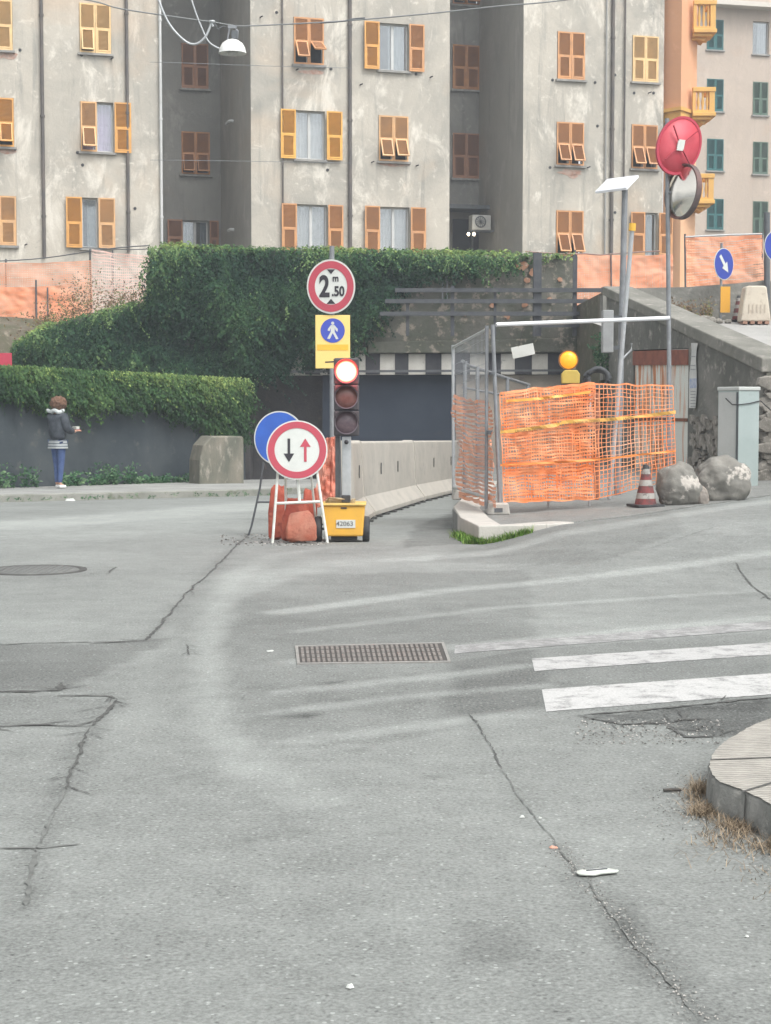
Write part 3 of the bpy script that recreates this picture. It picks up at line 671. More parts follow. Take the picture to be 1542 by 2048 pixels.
def shutter(win, F, s0, s1, z0, z1, off, kind, flap=0, split=.5, side=0):
    """louvred leaf between s0..s1, z0..z1, hinged lower flap tilted by flap (radians)"""
    off += random.uniform(0, .03) if off > .01 else 0; wdt = s1-s0; h = z1-z0; zm = z0+h*split; fr = .045; th = .035
    ob = MB(); M = F.M(s0, 0, off)
    for x0, x1 in ((0, fr), (wdt-fr, wdt)): ob.box(x0, x1, -th, 0, z0, z1, M)
    for za, zb in ((z1-fr, z1), (zm-fr/2, zm+fr/2), (z0, z0+fr*1.2)): ob.box(fr, wdt-fr, -th+.002, -.002, za, zb, M)
    o = ob.build('shutter', shmatf(kind), win)
    sl = MB(); n = max(4, int((z1-fr-zm)/.036))
    for i in range(n):
        z = zm+fr/2+(z1-fr-zm-fr/2)*(i+.5)/n; sl.box(fr, wdt-fr, -.022, .016, -.003, .003, M @ T(0, -.012, z) @ rot(R(28), 'X'))
    lo, hi = z0+fr*1.2, zm-fr/2; n = max(4, int((hi-lo)/.036)); Mf = M @ T(0, -.015, hi) @ rot(-flap, 'X') @ T(0, 0, -hi)
    for i in range(n):
        z = lo+(hi-lo)*(i+.5)/n; sl.box(fr*1.6, wdt-fr*1.6, -.022, .016, -.003, .003, Mf @ T(0, 0, z) @ rot(R(28), 'X'))
    sl.box(fr, wdt-fr, -.004, .002, zm, z1-fr, M @ T(0, .0, 0))
    sl.box(fr*1.6, wdt-fr*1.6, -.004, .004, lo, hi, Mf @ T(0, .016, 0))
    sl.build('louvre', shmat(kind), win)
    fb = MB()
    for x0, x1 in ((fr*1.05, fr*1.9), (wdt-fr*1.9, wdt-fr*1.05)): fb.box(x0, x1, -.026, .012, lo+.004, hi-.004, Mf)
    for za, zb in ((lo+.004, lo+fr), (hi-fr*.9, hi-.004)): fb.box(fr*1.9, wdt-fr*1.9, -.025, .011, za, zb, Mf)
    fb.build('shutter_flap', shmatf(kind), win)
def window(bld, F, rect, mode, kind, openL=None, openR=None, flaps=(0, 0), curtain='white', mull=True, sill=True, kindR=None):
    """rect px (x0,y0,x1,y1). mode: closed / open / half"""
    x0, y0, x1, y1 = rect; sA, zT = F.hit(x0, y0); sB, zBt = F.hit(x1, (y1+y0)/2)[0], F.hit(x0, y1)[1]
    s0, s1, z0, z1 = sA, sB, zBt, zT
    fr = MB(); f = .05; M = F.M(s0, 0, -.2); wd = s1-s0
    fr.box(.002, f, -.05, 0, z0+.002, z1-.002, M); fr.box(wd-f, wd-.002, -.05, 0, z0+.002, z1-.002, M); fr.box(f, wd-f, -.048, -.002, z1-f, z1-.002, M); fr.box(f, wd-f, -.048, -.002, z0+.002, z0+f*1.2, M)
    if mull: fr.box(wd/2-.045, wd/2+.045, -.055, -.002, z0+f*1.2, z1-f, M)
    win = fr.build('window', M_wframe, bld)
    g = MB(); g.box(f, wd/2-.046 if mull else wd-f, -.03, -.024, z0+f*1.2, z1-f, M); 
    if mull: g.box(wd/2+.046, wd-f, -.03, -.024, z0+f*1.2, z1-f, M)
    rm = MB(); rm.box(-.1, wd+.1, .5, .55, z0-.1, z1+.1, M); rm.build('room_back', M_room, win)
    if mode != 'closed':
        g.build('pane', M_glass, win)
        cc = {'white': (.33, .345, .345), 'lilac': (.36, .29, .44), 'dark': (.12, .16, .2), 'grey': (.17, .2, .21)}[curtain]
        c = MB(); n = 26; vs = []
        for i in range(n+1):
            x = .01+(wd-.02)*i/n
            if curtain in ('dark',) and abs(i/n-.5) < .0: continue
            vs += [(x, .05+.025*math.sin(i*2.1), z0+.03), (x, .05+.02*math.sin(i*2.1), z1-.02)]
        if curtain == 'grey': vs = [v for v in vs]
        c.add(vs, [(2*i, 2*i+2, 2*i+3, 2*i+1) for i in range(n) if not (curtain == 'dark' and .3 < i/n < .72) and not (curtain == 'grey' and i/n < .35)], M, True)
        c.build('curtain', mat('curtain_'+curtain, cc, .9, tuple(v*.8 for v in cc), 5), win)
    if sill:
        sl = MB(); sl.box(-.06, wd+.06, -.1, .15, z0-.07, z0-.003, F.M(s0, 0, 0)); sl.build('sill', mat('sill_stone', (.34, .33, .31), .9, (.22, .22, .21), 5), win)
    mid = (s0+s1)/2
    if mode == 'closed':
        shutter(win, F, s0+.01, mid-.005, z0+.01, z1-.01, .0, kind, flaps[0]); shutter(win, F, mid+.005, s1-.01, z0+.01, z1-.01, .0, kindR or kind, flaps[1])
    if mode == 'half': shutter(win, F, s0+.01, mid-.005, z0+.01, z1-.01, .0, kind, flaps[0])
    if openL:
        a, b = F.hit(openL[0], y0)[0], F.hit(openL[1], y0)[0]; shutter(win, F, a, b, z0, z1, .075, openL[2], .0)
    if openR:
        a, b = F.hit(openR[0], y0)[0], F.hit(openR[1], y0)[0]; shutter(win, F, a, b, z0, z1, .075, openR[2], .0)
    return (s0, s1, z0, z1)
bld = empty('apartment_building', (0, 54.2, 3.0), 'long weathered grey apartment block with orange wooden shutters and deep recesses', 'building')
H = {'F': [], 'R1': [], 'R2': []}
fa = R(26)
H['F'] += [window(bld, FM, (-42, -4, 25, 98), 'closed', 'pale'), window(bld, FM, (158, 5, 222, 105), 'closed', 'pale', flaps=(R(12), 0)),
 window(bld, FM, (-38, 193, 28, 292), 'closed', 'ochre', flaps=(fa, fa)), window(bld, FM, (160, 202, 227, 303), 'half', 'tan', openR=(228, 261, 'ochre'), flaps=(fa, 0), curtain='lilac'),
 window(bld, FM, (163, 395, 196, 496), 'open', 'ochre', openL=(131, 163, 'ochre'), openR=(196, 229, 'tan'), curtain='grey', mull=False), window(bld, FM, (-36, 390, 33, 490), 'closed', 'tan'),
 window(bld, FM, (587, 33, 648, 128), 'closed', 'orange', flaps=(R(35), R(60))), window(bld, FM, (757, 45, 817, 140), 'open', 'orange', openL=(727, 757, 'ochre'), openR=(817, 847, 'orange'), curtain='grey'),
 window(bld, FM, (590, 220, 650, 318), 'open', 'yellow', openL=(560, 590, 'yellow'), openR=(652, 683, 'yellow')), window(bld, FM, (757, 230, 817, 322), 'closed', 'tan', flaps=(fa, R(30))),
 window(bld, FM, (592, 408, 655, 505), 'open', 'orange', openL=(562, 592, 'orange'), openR=(655, 685, 'orange')), window(bld, FM, (758, 413, 819, 510), 'open', 'orange', openL=(728, 758, 'orange'), openR=(820, 850, 'orange')),
 window(bld, FM, (1115, 62, 1170, 158), 'closed', 'orange'), window(bld, FM, (1113, 243, 1168, 330), 'closed', 'orange', flaps=(fa, fa)), window(bld, FM, (1112, 420, 1167, 512), 'closed', 'orange', flaps=(fa, fa)),
 window(bld, FM, (1265, 70, 1317, 163), 'closed', 'pale', kindR='pale'), window(bld, FM, (1263, 248, 1315, 337), 'closed', 'orange', flaps=(fa, fa)), window(bld, FM, (1288, 425, 1315, 512), 'open', 'orange', openL=(1260, 1288, 'orange'), openR=(1316, 1343, 'orange'), curtain='grey', mull=False)]
H['R1'] += [window(bld, R1, (362, 85, 417, 176), 'closed', 'brown'), window(bld, R1, (362, 262, 420, 348), 'closed', 'rust', flaps=(R(18), R(18))), window(bld, R1, (365, 440, 417, 510), 'open', 'brown', openL=(334, 364, 'brown'), openR=(418, 436, 'brown'), curtain='dark')]
H['R2'] += [window(bld, R2, (905, 88, 960, 178), 'closed', 'rust'), window(bld, R2, (905, 265, 960, 356), 'closed', 'brown'), window(bld, R2, (905, -75, 960, 8), 'closed', 'rust', flaps=(R(18), R(18)))]
ZB, ZTP = 2.5, 22.0
def sp(F, px): return F.hit(px, 300)[0]
s_a, s_b, s_c, s_d, s_e = sp(FM, 322), sp(FM, 502), sp(FM, 899), sp(FM, 1046), sp(FM, 1326)
mb = MB()
fl = H['F']
wall_holes(mb, FM, -24, s_a, ZB, ZTP, [h for h in fl if h[1] < s_a]); wall_holes(mb, FM, s_b, s_c, ZB, ZTP, [h for h in fl if s_b < h[0] < s_c]); wall_holes(mb, FM, s_d, s_e, ZB, ZTP, [h for h in fl if h[0] > s_d])
mb.build('wall', M_pl, bld)
mb = MB()
# a dark service doorway at the bottom of the second recess
sR, zR = R2.hit(918, 436); sR2 = R2.hit(966, 436)[0]
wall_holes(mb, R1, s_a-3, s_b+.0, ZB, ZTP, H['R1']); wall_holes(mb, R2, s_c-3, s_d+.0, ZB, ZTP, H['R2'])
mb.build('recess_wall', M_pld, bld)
mb = MB()
for s, dep in ((s_a, 5.2), (s_b, 5.2), (s_c, 4.4), (s_d, 4.4), (s_e, 6)): mb.add([FM.pt(s, ZB), FM.pt(s, ZB, -dep), FM.pt(s, ZTP, -dep), FM.pt(s, ZTP)], [(0, 1, 2, 3)])
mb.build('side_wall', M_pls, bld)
mb = MB(); o2 = FM.pt(-24, 0, -.01); 
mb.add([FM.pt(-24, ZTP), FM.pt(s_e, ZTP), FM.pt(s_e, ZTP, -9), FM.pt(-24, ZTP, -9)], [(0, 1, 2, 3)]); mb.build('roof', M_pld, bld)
def pipe(F, x0, x1, y0=-300, y1=515, r=.05, m=None, nm='drainpipe', off=.07):
    a = F.hit(x0, 0); b = F.hit(x1, 515); mb = MB(); s = (a[0]+b[0])/2
    zt_, zb_ = F.hit((x0+x1)/2, y0)[1], F.hit((x0+x1)/2, y1)[1]
    mb.tube([F.pt(s, min(zt_, ZTP), off), F.pt(s, zb_, off)], r, 8)
    z = zb_+1.2
    while z < ZTP: mb.tube([F.pt(s, z, off), F.pt(s, z+.07, off)], r*1.35, 8); z += 3
    mb.build(nm, m or mat('old_pipe', (.085, .08, .08), .7, (.14, .12, .105), 2), bld)
pipe(FM, 82, 88, r=.055); pipe(FM, 251, 258, y1=505); pipe(FM, 563, 566, y1=505, r=.028); pipe(FM, 697, 701, y1=510, r=.06); pipe(FM, 1224, 1222, r=.06); pipe(FM, 1248, 1246, r=.03); pipe(FM, 320, 322, r=.045, m=M_wframe)
pipe(FM, 1210, 1210, r=.028, m=mat('grey_pipe', (.3, .3, .29), .7))
# stubs, hooks and small holes under the windows
mb = MB()
for x, y in [(163, 110), (222, 118), (40, 100), (30, 298), (155, 305), (592, 140), (662, 138), (832, 148), (860, 155), (720, 170), (655, 340), (743, 325), (832, 332), (1190, 165), (1105, 160), (1175, 335), (1100, 335), (1230, 150), (1226, 165), (1225, 245), (1195, 252), (1230, 425), (165, 330), (270, 417), (150, 490), (50, 490), (1268, 186), (1297, 186), (1307, 186), (520, 35), (553, 25)]:
    s, z = FM.hit(x, y)
    mb = MB()
    if random.random() < .4: mb.tube([FM.pt(s, z), FM.pt(s+.03, z+.01, .1), FM.pt(s+.06, z+.02, .12)], .02, 6); mb.build('wall_hook', M_dark, bld)
    else: mb.tube([FM.pt(s, z), FM.pt(s, z, .015)], .05, 8); mb.build('wall_hole', M_dark, bld)
# torn plaster / pink brick patches under sills
mb = MB()
for x, y, sx_, sy_ in [(12, 110, 22, 8), (15, 300, 22, 9), (625, 145, 26, 6), (1140, 345, 26, 7), (1147, 352, 12, 5), (790, 330, 30, 4)]:
    s, z = FM.hit(x, y); n = 14; mb = MB()
    mb.prism([(math.cos(k*2*math.pi/n)*sx_*.016*(.7+.5*random.random()), math.sin(k*2*math.pi/n)*sy_*.016*(.6+.6*random.random())) for k in range(n)], -.008, .02, FM.M(s, z, 0)); mb.build('bare_brick_patch', mat('bare_brick', (.42, .24, .18), .95, (.5, .4, .34), 8, (.3, .27, .24), 9), bld)
# entrance recess: canopy, dark doorway, bulbs
s0_, z0_ = R2.hit(899, 407); s1_ = R2.hit(966, 407)[0]
mb = MB(); mb.box(-.6, s1_-s0_, -1.2, -.01, 0, .14, R2.M(s0_, z0_-.3)); mb.build('canopy', M_dgrey, bld)
s2_, z2_ = R2.hit(905, 438); s3_ = R2.hit(964, 438)[0]
mb = MB(); mb.box(0, s3_-s2_, -.05, -.006, -3.2, 0, R2.M(s2_, z2_)); mb.build('doorway', mat('dark_door', (.035, .035, .045), .7), bld)
mb = MB(); sd_ = R2.hit(943, 440)[0]; mb.box(sd_-s2_-.04, sd_-s2_+.04, -.09, -.055, -3.2, -.35, R2.M(s2_, z2_)); mb.build('door_frame', M_galv, bld)
mb = MB()
for x in (937, 948):
    c = at(x, 468, 57.6); mb.lathe([(0, -.07), (.035, -.035), (.05, 0), (.035, .035), (0, .05)], 12, T(*c))
ol = mb.build('entrance_bulb', mat('bulb', (1, .9, .7), .4, emit=(1, .85, .6), es=9), bld)
# small white pipe stubs on the side wall of the middle block
Fs = Fac(*FM.pt(s_b, 0)[:2], AF+R(90))
mb = MB()
for (x, y, l) in [(466, 232, .35), (476, 453, .2)]:
    d = 2.6; p = FM.pt(s_b, at(x, y, 54.5).z, -d)-FM.d*.05; mb.tube([p, p-FM.d*.12+Vector((l*.9, 0, 0))*0, p-FM.d*.12-FM.n*l*1.8], .05, 8)
mb.build('vent_pipe', M_wframe, bld)
# air conditioner on the right recess side wall
p = FM.pt(s_d, at(985, 460, 57.5).z, -2.9)-FM.d*.02
root = empty('air_conditioner', p, 'pale air conditioning unit on a bracket high in the right recess', 'air conditioner')
Mx = Matrix.Translation(p-FM.d*.42) @ rot(AF, 'Z')
mb = MB(); mb.box(-.38, .3, -.2, .2, .05, .56, Mx); mb.build('casing', mat('ac_casing', (.5, .5, .47), .6, (.4, .4, .38), 4), root, bevel=.02)
mb = MB(); mb.ring(.17, .2, -.225, -.201, 24, Mx @ T(-.08, 0, .33)); 
for k in range(6): mb.box(-.17, .17, -.222, -.205, -.006, .006, Mx @ T(-.08, 0, .33) @ rot(k*math.pi/6, 'Y'))
mb.build('fan_grille', M_dgrey, root)
mb = MB(); mb.box(-.42, .42, -.18, -.14, 0, .048, Mx); mb.box(-.42, .42, .14, .18, 0, .048, Mx); mb.build('bracket', M_dgrey, root)

# peach building with yellow balconies
pb = empty('peach_building', at(1350, 500, 57), 'peach corner building with yellow cornice and small balustrade balconies', 'building')
M_pe = plaster('peach_render', (.68, .36, .20), (.62, .33, .19), (.74, .42, .26), lth=(.6, .8))
M_pe2 = plaster('peach_render_pale', (.74, .45, .27), (.68, .41, .25), (.78, .5, .32), lth=(.6, .8))
M_ye = mat('balcony_yellow', (.70, .40, .10), .7, (.62, .36, .11), 2, (.4, .25, .1), 5, lo3=.66, hi3=.8)
def prof(pts, y0, y1, extra=0):
    ps = [(at(px, 0, Y).x-(0 if i else 0), Y) for i, (px, Y) in enumerate(pts)]
    lo, hi = at(771, y1, 57).z, at(771, y0, 57).z
    return ps, lo, hi
PP = [(1318, 57.2), (1355, 56.6), (1386, 57.6), (1386, 62), (1318, 62)]
def pbody(pts, zlo, zhi, m, nm, shr=0, parent=pb, bev=0):
    P = [Vector((at(px, 811, Y).x, Y, 0)) for px, Y in pts]; mb = MB(); n = len(P)
    c = sum(P, Vector())/n; P = [c+(p-c)*(1+shr) for p in P]
    mb.add([(p.x, p.y, zlo) for p in P]+[(p.x, p.y, zhi) for p in P], [tuple(range(n))[::-1], tuple(range(n, 2*n))]+[(i, (i+1) % n, (i+1) % n+n, i+n) for i in range(n)]); return mb.build(nm, m, parent, bevel=bev)
zc0, zc1 = at(771, 243, 57).z, at(771, 219, 57).z
pbody(PP, zc1, 22, M_pe, 'upper_wall'); pbody([(1322, 57.4), (1357, 56.9), (1386, 57.8), (1386, 62), (1322, 62)], 2.5, zc0, M_pe2, 'lower_wall')
pbody(PP, zc0+.001, zc1-.12, M_ye, 'cornice', .05); pbody(PP, zc1-.119, zc1-.001, M_ye, 'cornice_moulding', .1)
for (yt, yb, yc) in [(5, 62, 80), (178, 225, 242), (350, 402, 420)]:
    x0, x1 = at(1384, 0, 57.3).x, at(1427, 0, 57.3).x
    z = lambda y: at(771, y, 57.3).z
    if yt == 178: yb = 228
    mb = MB(); mb.box(x0, x1+.06, 56.9, 58.2, z(yb+8), z(yb)); mb.box(x0, x1-.08, 57.0, 58.1, z(yb+14), z(yb+8)-.001)
    bal = mb.build('balcony', M_ye, pb, bevel=.02)
    mb = MB(); mb.box(x0, x1+.05, 56.92, 57.14, z(yt+9), z(yt)); mb.box(x1-.16, x1+.05, 57.141, 58.1, z(yt+9), z(yt)); mb.build('handrail', M_ye, bal, bevel=.015)
    mb = MB()
    mb.box(x0, x0+.1, 56.95, 57.1, z(yb), z(yt+9)); mb.box(x1-.16, x1+.02, 56.95, 57.12, z(yb), z(yt+9))
    mb.box(x0+.1, x1-.16, 56.96, 57.1, z(yb), z(yb-5))
    for k in range(3):
        xx = x0+.2+k*.15; hgt = z(yt+9)-z(yb-5); mb.lathe([(.04, 0), (.03, hgt*.15), (.058, hgt*.4), (.03, hgt*.75), (.045, hgt)], 10, T(xx, 57.03, z(yb-5)))
    mb.build('balustrade', M_ye, bal)
    mb = MB(); mb.prism([(x0, z(yb+14.1)), (x0, z(yc+2)), (x0+.2, z(yc)), (x0+.42, z(yb+22)), (x0+.5, z(yb+14.1))], 57.2, 57.9); mb.build('corbel', M_ye, bal, bevel=.02)
# pale pink building with teal shutters
b5 = empty('pink_building', at(1480, 500, 83), 'distant pale pink building with teal and green shutters', 'building')
F5 = Fac(at(1480, 500, 83).x, 83, R(14)); M_pk = plaster('pink_plaster', (.50, .42, .35), (.42, .355, .3), (.56, .47, .4), lth=(.55, .75))
hs_ = []
for y0, y1, y2, y3 in [(38, 99, 163, 230), (157, 222, 283, 348), (277, 341, 402, 470), (397, 459, 520, 580)]:
    hs_.append(window(b5, F5, (1414, y0, 1447, y1), 'closed', 'teal')); hs_.append(window(b5, F5, (1506, y2, 1536, y3), 'closed', 'green'))
hs_.append(window(b5, F5, (1506, 42, 1538, 108), 'open', 'green', curtain='grey', mull=False))
mb = MB(); wall_holes(mb, F5, F5.hit(1375, 300)[0], F5.hit(1900, 300)[0], 2.5, 27, hs_); mb.build('wall', M_pk, b5)
mb = MB(); mb.box(-.5, 14, -.7, -.003, 0, .22, F5.M(F5.hit(1420, 12)[0], F5.hit(1420, 14)[1])); mb.build('cornice', mat('pale_cornice', (.6, .56, .5), .8), b5)

# ================================================================== ORANGE NETS, IVY, PLANTS
def net(name, q, nx, ny, wh, wv, m, wav=.03, sag=0, parent=None, off0=0, jit=.3, density=None, seed=1):
    TL, TR, BR, BL = [Vector(p) for p in q]; nrm = (TR-TL).cross(BL-TL).normalized()
    if nrm.y > 0: nrm = -nrm
    def P(u, v):
        p = TL*(1-u)*(1-v)+TR*u*(1-v)+BR*u*v+BL*(1-u)*v
        w_ = wav*(N3(u*5+seed, v*3, seed)*1.5+N3(u*14, v*9+seed, seed)*.6)
        dv = sag*math.sin(u*math.pi)*(1-v)
        return p+nrm*(w_+off0)+Vector((0, 0, -dv+wav*.5*N3(u*7, v*6, seed+5)))
    mb = MB(); K = max(8, nx//2)
    L = (TR-TL).length; Hh = (BL-TL).length
    for j in range(ny+1):
        v = j/ny; ww = wh*(1+jit*random.uniform(-.5, 1)); vs = []
        if j in (0, ny): ww *= 1.6
        K2 = nx
        for i in range(K2+1):
            u = i/K2; dv = .35/ny*N3(u*6, j*.8, seed)
            vs += [P(u, v+dv-ww/Hh*.5), P(u, v+dv+ww/Hh*.5)]
        mb.add(vs, [(2*i, 2*i+1, 2*i+3, 2*i+2) for i in range(K2)])
    for i in range(nx+1):
        u = i/nx; ww = wv*(1+jit*random.uniform(-.4, .8)); vs = []
        for j in range(ny+1):
            v = j/ny; du = .3/nx*N3(i*.7, v*5, seed)
            vs += [P(u+du-ww/L*.5, v)+nrm*.002, P(u+du+ww/L*.5, v)+nrm*.002]
        mb.add(vs, [(2*j, 2*j+1, 2*j+3, 2*j+2) for j in range(ny)])
    return mb.build(name, m, parent)
# far nets, each with posts
def far_net(nm, label, q, nx, ny, m, posts, Yp, wh=.02, wv=.02, sag=.05, wav=.06, seed=1, grp=None):
    root = empty(nm, q[3], label, 'safety fence', grp)
    net('mesh', q, nx, ny, wh, wv, m, wav, sag, root, seed=seed)
    for (x, y0, y1, r) in posts:
        mb = MB(); mb.tube([at(x, y0, Yp), at(x+1, y1, Yp)], r, 7); mb.build('post', M_dgrey, root)
    return root
gn = 'orange plastic net fences above the walls'
far_net('net_fence', 'tall peach coloured net fence below the building at the far left', [at(-60, 525, 45), at(182, 522, 45), at(185, 660, 45), at(-60, 680, 45)], 66, 34, M_orange2, [(12, 518, 600, .025), (180, 498, 640, .025), (70, 590, 680, .02)], 45.05, .028, .022, wav=.03, seed=2, grp=gn)
far_net('net_fence', 'bright orange lower net in front of the peach net at the far left', [at(-60, 572, 43.5), at(130, 572, 43.5), at(190, 640, 43.5), at(-60, 690, 43.5)], 60, 30, M_orange3, [(-20, 560, 690, .025), (72, 560, 680, .025), (95, 575, 660, .02)], 43.45, .036, .028, wav=.03, seed=3, grp=gn)
far_net('net_fence', 'pale pinkish net fence ending against the tall ivy wall', [at(184, 500, 44.8), at(330, 512, 44.8), at(330, 620, 44.8), at(186, 640, 44.8)], 36, 22, mat('net_pink', (.7, .45, .38), .6, (.72, .56, .5), 2), [(225, 500, 640, .02), (300, 500, 620, .02)], 44.85, .03, .014, wav=.03, seed=4, grp=gn)
far_net('net_fence', 'orange net fence behind the dark bridge rails under the grey block', [at(1150, 508, 44), at(1345, 510, 44), at(1345, 590, 44), at(1150, 660, 44)], 56, 34, M_orange3, [(1150, 500, 650, .03), (1222, 500, 600, .02)], 43.95, .034, .026, wav=.03, seed=5, grp=gn)
far_net('net_fence', 'sagging orange net panel on the ramp wall behind the blue arrow sign', [at(1372, 474, 33.4), at(1523, 469, 33.4), at(1528, 558, 33.4), at(1374, 577, 33.4)], 30, 19, M_orange3, [(1370, 468, 580, .02), (1524, 464, 562, .02)], 33.42, .036, .014, seed=6, wav=.03, grp=gn)
mb = MB(); mb.tube([at(1371, 474, 33.35), at(1450, 470, 33.3), at(1524, 468, 33.35)], .018, 8); mb.build('top_rail', M_galvl, bpy.data.objects['net_fence.004'])
root = empty('wire_fence', at(900, 512, 42), 'thin wire strung in front of the buildings above the ivy', 'wire')
mb = MB(); mb.tube([at(1050+x*30, 503+8*math.sin(x*.5)*.6+(0 if x < 5 else 4), 41) for x in range(10)], .018, 6); mb.build('wire', mat('wire_rust', (.3, .2, .17), .7), root)
mb = MB(); mb.tube([at(x, 522-.1*x+3*math.sin(x*.02), 44.9) for x in range(-60, 330, 30)], .016, 6); mb.build('wire', M_dgrey, root)
mb = MB(); mb.tube([at(x, 497+2*math.sin(x*.03), 44.9) for x in range(165, 330, 20)], .013, 6); mb.build('wire', M_dgrey, root)
# red hoarding at the left edge
root = empty('red_board', at(0, 737, 34), 'plain crimson board standing at the left edge above the lower wall', 'board')
mb = MB(); a, b = at(-60, 738, 34), at(23, 706, 34); mb.box(a.x, b.x, 34, 34.04, a.z-.3, b.z); mb.build('board', mat('crimson', (.42, .03, .06), .6, (.5, .05, .09), 4), root, bevel=.005)

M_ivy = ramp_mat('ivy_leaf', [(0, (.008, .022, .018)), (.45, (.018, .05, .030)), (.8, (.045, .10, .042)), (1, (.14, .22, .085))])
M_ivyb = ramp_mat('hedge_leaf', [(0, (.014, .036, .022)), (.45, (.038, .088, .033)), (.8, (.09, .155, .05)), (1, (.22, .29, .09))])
def pinpoly(px, py, P):
    r = False; n = len(P)
    for i in range(n):
        x1, y1 = P[i]; x2, y2 = P[(i+1) % n]
        if (y1 > py) != (y2 > py) and px < (x2-x1)*(py-y1)/(y2-y1)+x1: r = not r
    return r
def ivy(name, label, sample, nstr, leafsize, m, strand=9, grp=None, bulge=.2, topfn=None, gap=.06, cat='ivy', fringe=0):
    P = []; Nn = []; D = []; tint = []; sz = []
    for _ in range(nstr):
        r = sample()
        if r is None: continue
        p, nrm, tp = r      # world point, outward normal, closeness to the top edge 0..1
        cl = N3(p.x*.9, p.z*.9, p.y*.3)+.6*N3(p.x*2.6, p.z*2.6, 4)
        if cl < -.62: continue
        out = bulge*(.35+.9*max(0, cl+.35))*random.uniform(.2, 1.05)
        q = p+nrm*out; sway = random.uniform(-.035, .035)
        col = .36+.42*cl+random.uniform(-.2, .2)+.45*tp**3  # leaves near the top edge coloured lighter, sky light put into the tint
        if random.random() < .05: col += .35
        L_ = random.randint(strand//2, strand)
        if random.random() < .05: L_ = int(L_*1.8)
        if random.random() < .035 and tp < .5:
            a0 = random.uniform(-.5, .5)
            for k in range(7):
                P.append((q.x+a0*k*.05, q.y+nrm.y*.06, q.z+.2-k*.06)); Nn.append((nrm.x, nrm.y, 0)); D.append((a0, 0, -1)); tint.append(.86); sz.append(-.085)
        lsc = random.choice((.7, 1, 1, 1.45))
        for k in range(L_):
            P.append((q.x, q.y, q.z)); Nn.append((nrm.x, nrm.y, nrm.z+.35)); D.append((random.uniform(-.5, .5), 0, -1)); tint.append(col+random.uniform(-.12, .12)); sz.append(leafsize*lsc*random.uniform(.6, 1.3))
            q = q+Vector((sway+random.uniform(-.03, .03), 0, -gap*random.uniform(.6, 1.1)))+nrm*random.uniform(-.012, .014)
    P, Nn, D = np.array(P), np.array(Nn), np.array(D)
    o = quads(name, leaves(P, Nn, D, np.array(sz)), m, np.clip(np.array(tint), 0, 1))
    tag(o, label, cat, grp, 'stuff'); return o
POLY_U = [(305, 494), (900, 508), (1040, 512), (1030, 522), (880, 535), (800, 560), (760, 620), (690, 700), (600, 720), (500, 745), (495, 760), (30, 745), (32, 690), (90, 655), (200, 622), (295, 602), (298, 545)]
def topu(px):
    if px < 90: return 690-(px-30)*.58
    if px < 300: return 655-(px-90)*.25
    if px < 318: return 500
    return 494+(px-318)*.024
def s_up():
    px = random.uniform(25, 1045); py = random.uniform(488, 765)
    if not pinpoly(px, py, POLY_U): return None
    return at(px, py, YB-.02), Vector((0, -1, 0)), max(0, 1-(py-topu(px))/30)
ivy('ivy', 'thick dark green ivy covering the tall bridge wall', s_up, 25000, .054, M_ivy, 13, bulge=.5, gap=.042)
def s_fr():   # soft fringe on the top edge of the tall wall
    px = random.uniform(28, 1150); y = topu(px)
    if px > 1000 and random.random() < (px-1000)/200: return None
    if 290 < px < 322:
        px = random.uniform(296, 320); y = random.uniform(494, 610)
    return at(px, y+random.uniform(-5, 9), YB+random.uniform(-.15, .6)), Vector((0, -.6, .8)), 1-random.random()*.3
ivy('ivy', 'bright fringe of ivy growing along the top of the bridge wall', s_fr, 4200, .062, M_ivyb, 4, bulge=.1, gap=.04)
def s_lo():
    t = random.random()
    if t < .12: u = random.random(); a, b, z0, z1 = WA[1], WA[2], wt[1], wt[2]; u = .55+.45*u
    else: u = random.random(); a, b, z0, z1 = WA[2], WA[3], wt[2], wt[3]
    p = Vector((a[0]+(b[0]-a[0])*u, a[1]+(b[1]-a[1])*u, 0)); zt_ = z0+(z1-z0)*u
    d = Vector((b[0]-a[0], b[1]-a[1], 0)).normalized(); nrm = Vector((d.y, -d.x, 0))
    uu = (p.x+7.2)/4.05
    dep = .62+.28*N3(p.x*1.7, 2)+.25*N3(p.x*6, 7)+.75*ss(.55, 1, uu)
    if uu < .1: dep *= .75
    v = random.random()**1.35; z = zt_+.14-dep*v
    if z > zt_-.02: p = p-nrm*random.uniform(-.1, .5)
    return Vector((p.x, p.y, z)), nrm, 1-v*1.8 if v < .55 else 0
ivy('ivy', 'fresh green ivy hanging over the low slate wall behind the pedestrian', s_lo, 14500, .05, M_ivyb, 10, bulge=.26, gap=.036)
# weeds at the foot of the slate wall
M_weed = ramp_mat('weed_leaf', [(0, (.02, .06, .03)), (.5, (.05, .12, .06)), (1, (.16, .25, .13))])
def weeds(name, label, pts, size, m, cat='weeds', up=1.0):
    P = []; Nn = []; D = []; tn = []; sz = []
    for (p, h, n) in pts:
        c = random.uniform(.2, .8)
        for k in range(n):
            a = random.uniform(0, 6.28); t = random.random(); r = h*.5*t*random.random()
            P.append((p.x+math.cos(a)*r, p.y+math.sin(a)*r, p.z+h*t*up)); Nn.append((math.cos(a)*.4, -.6+math.sin(a)*.4, .6)); D.append((math.cos(a)*.8, math.sin(a)*.8, .5)); tn.append(c+random.uniform(-.3, .3)); sz.append(size*random.uniform(.5, 1.3))
    o = quads(name, leaves(np.array(P), np.array(Nn), np.array(D), np.array(sz), .5), m, np.clip(np.array(tn), 0, 1)); return tag(o, label, cat, None, 'stuff')
L_ = []
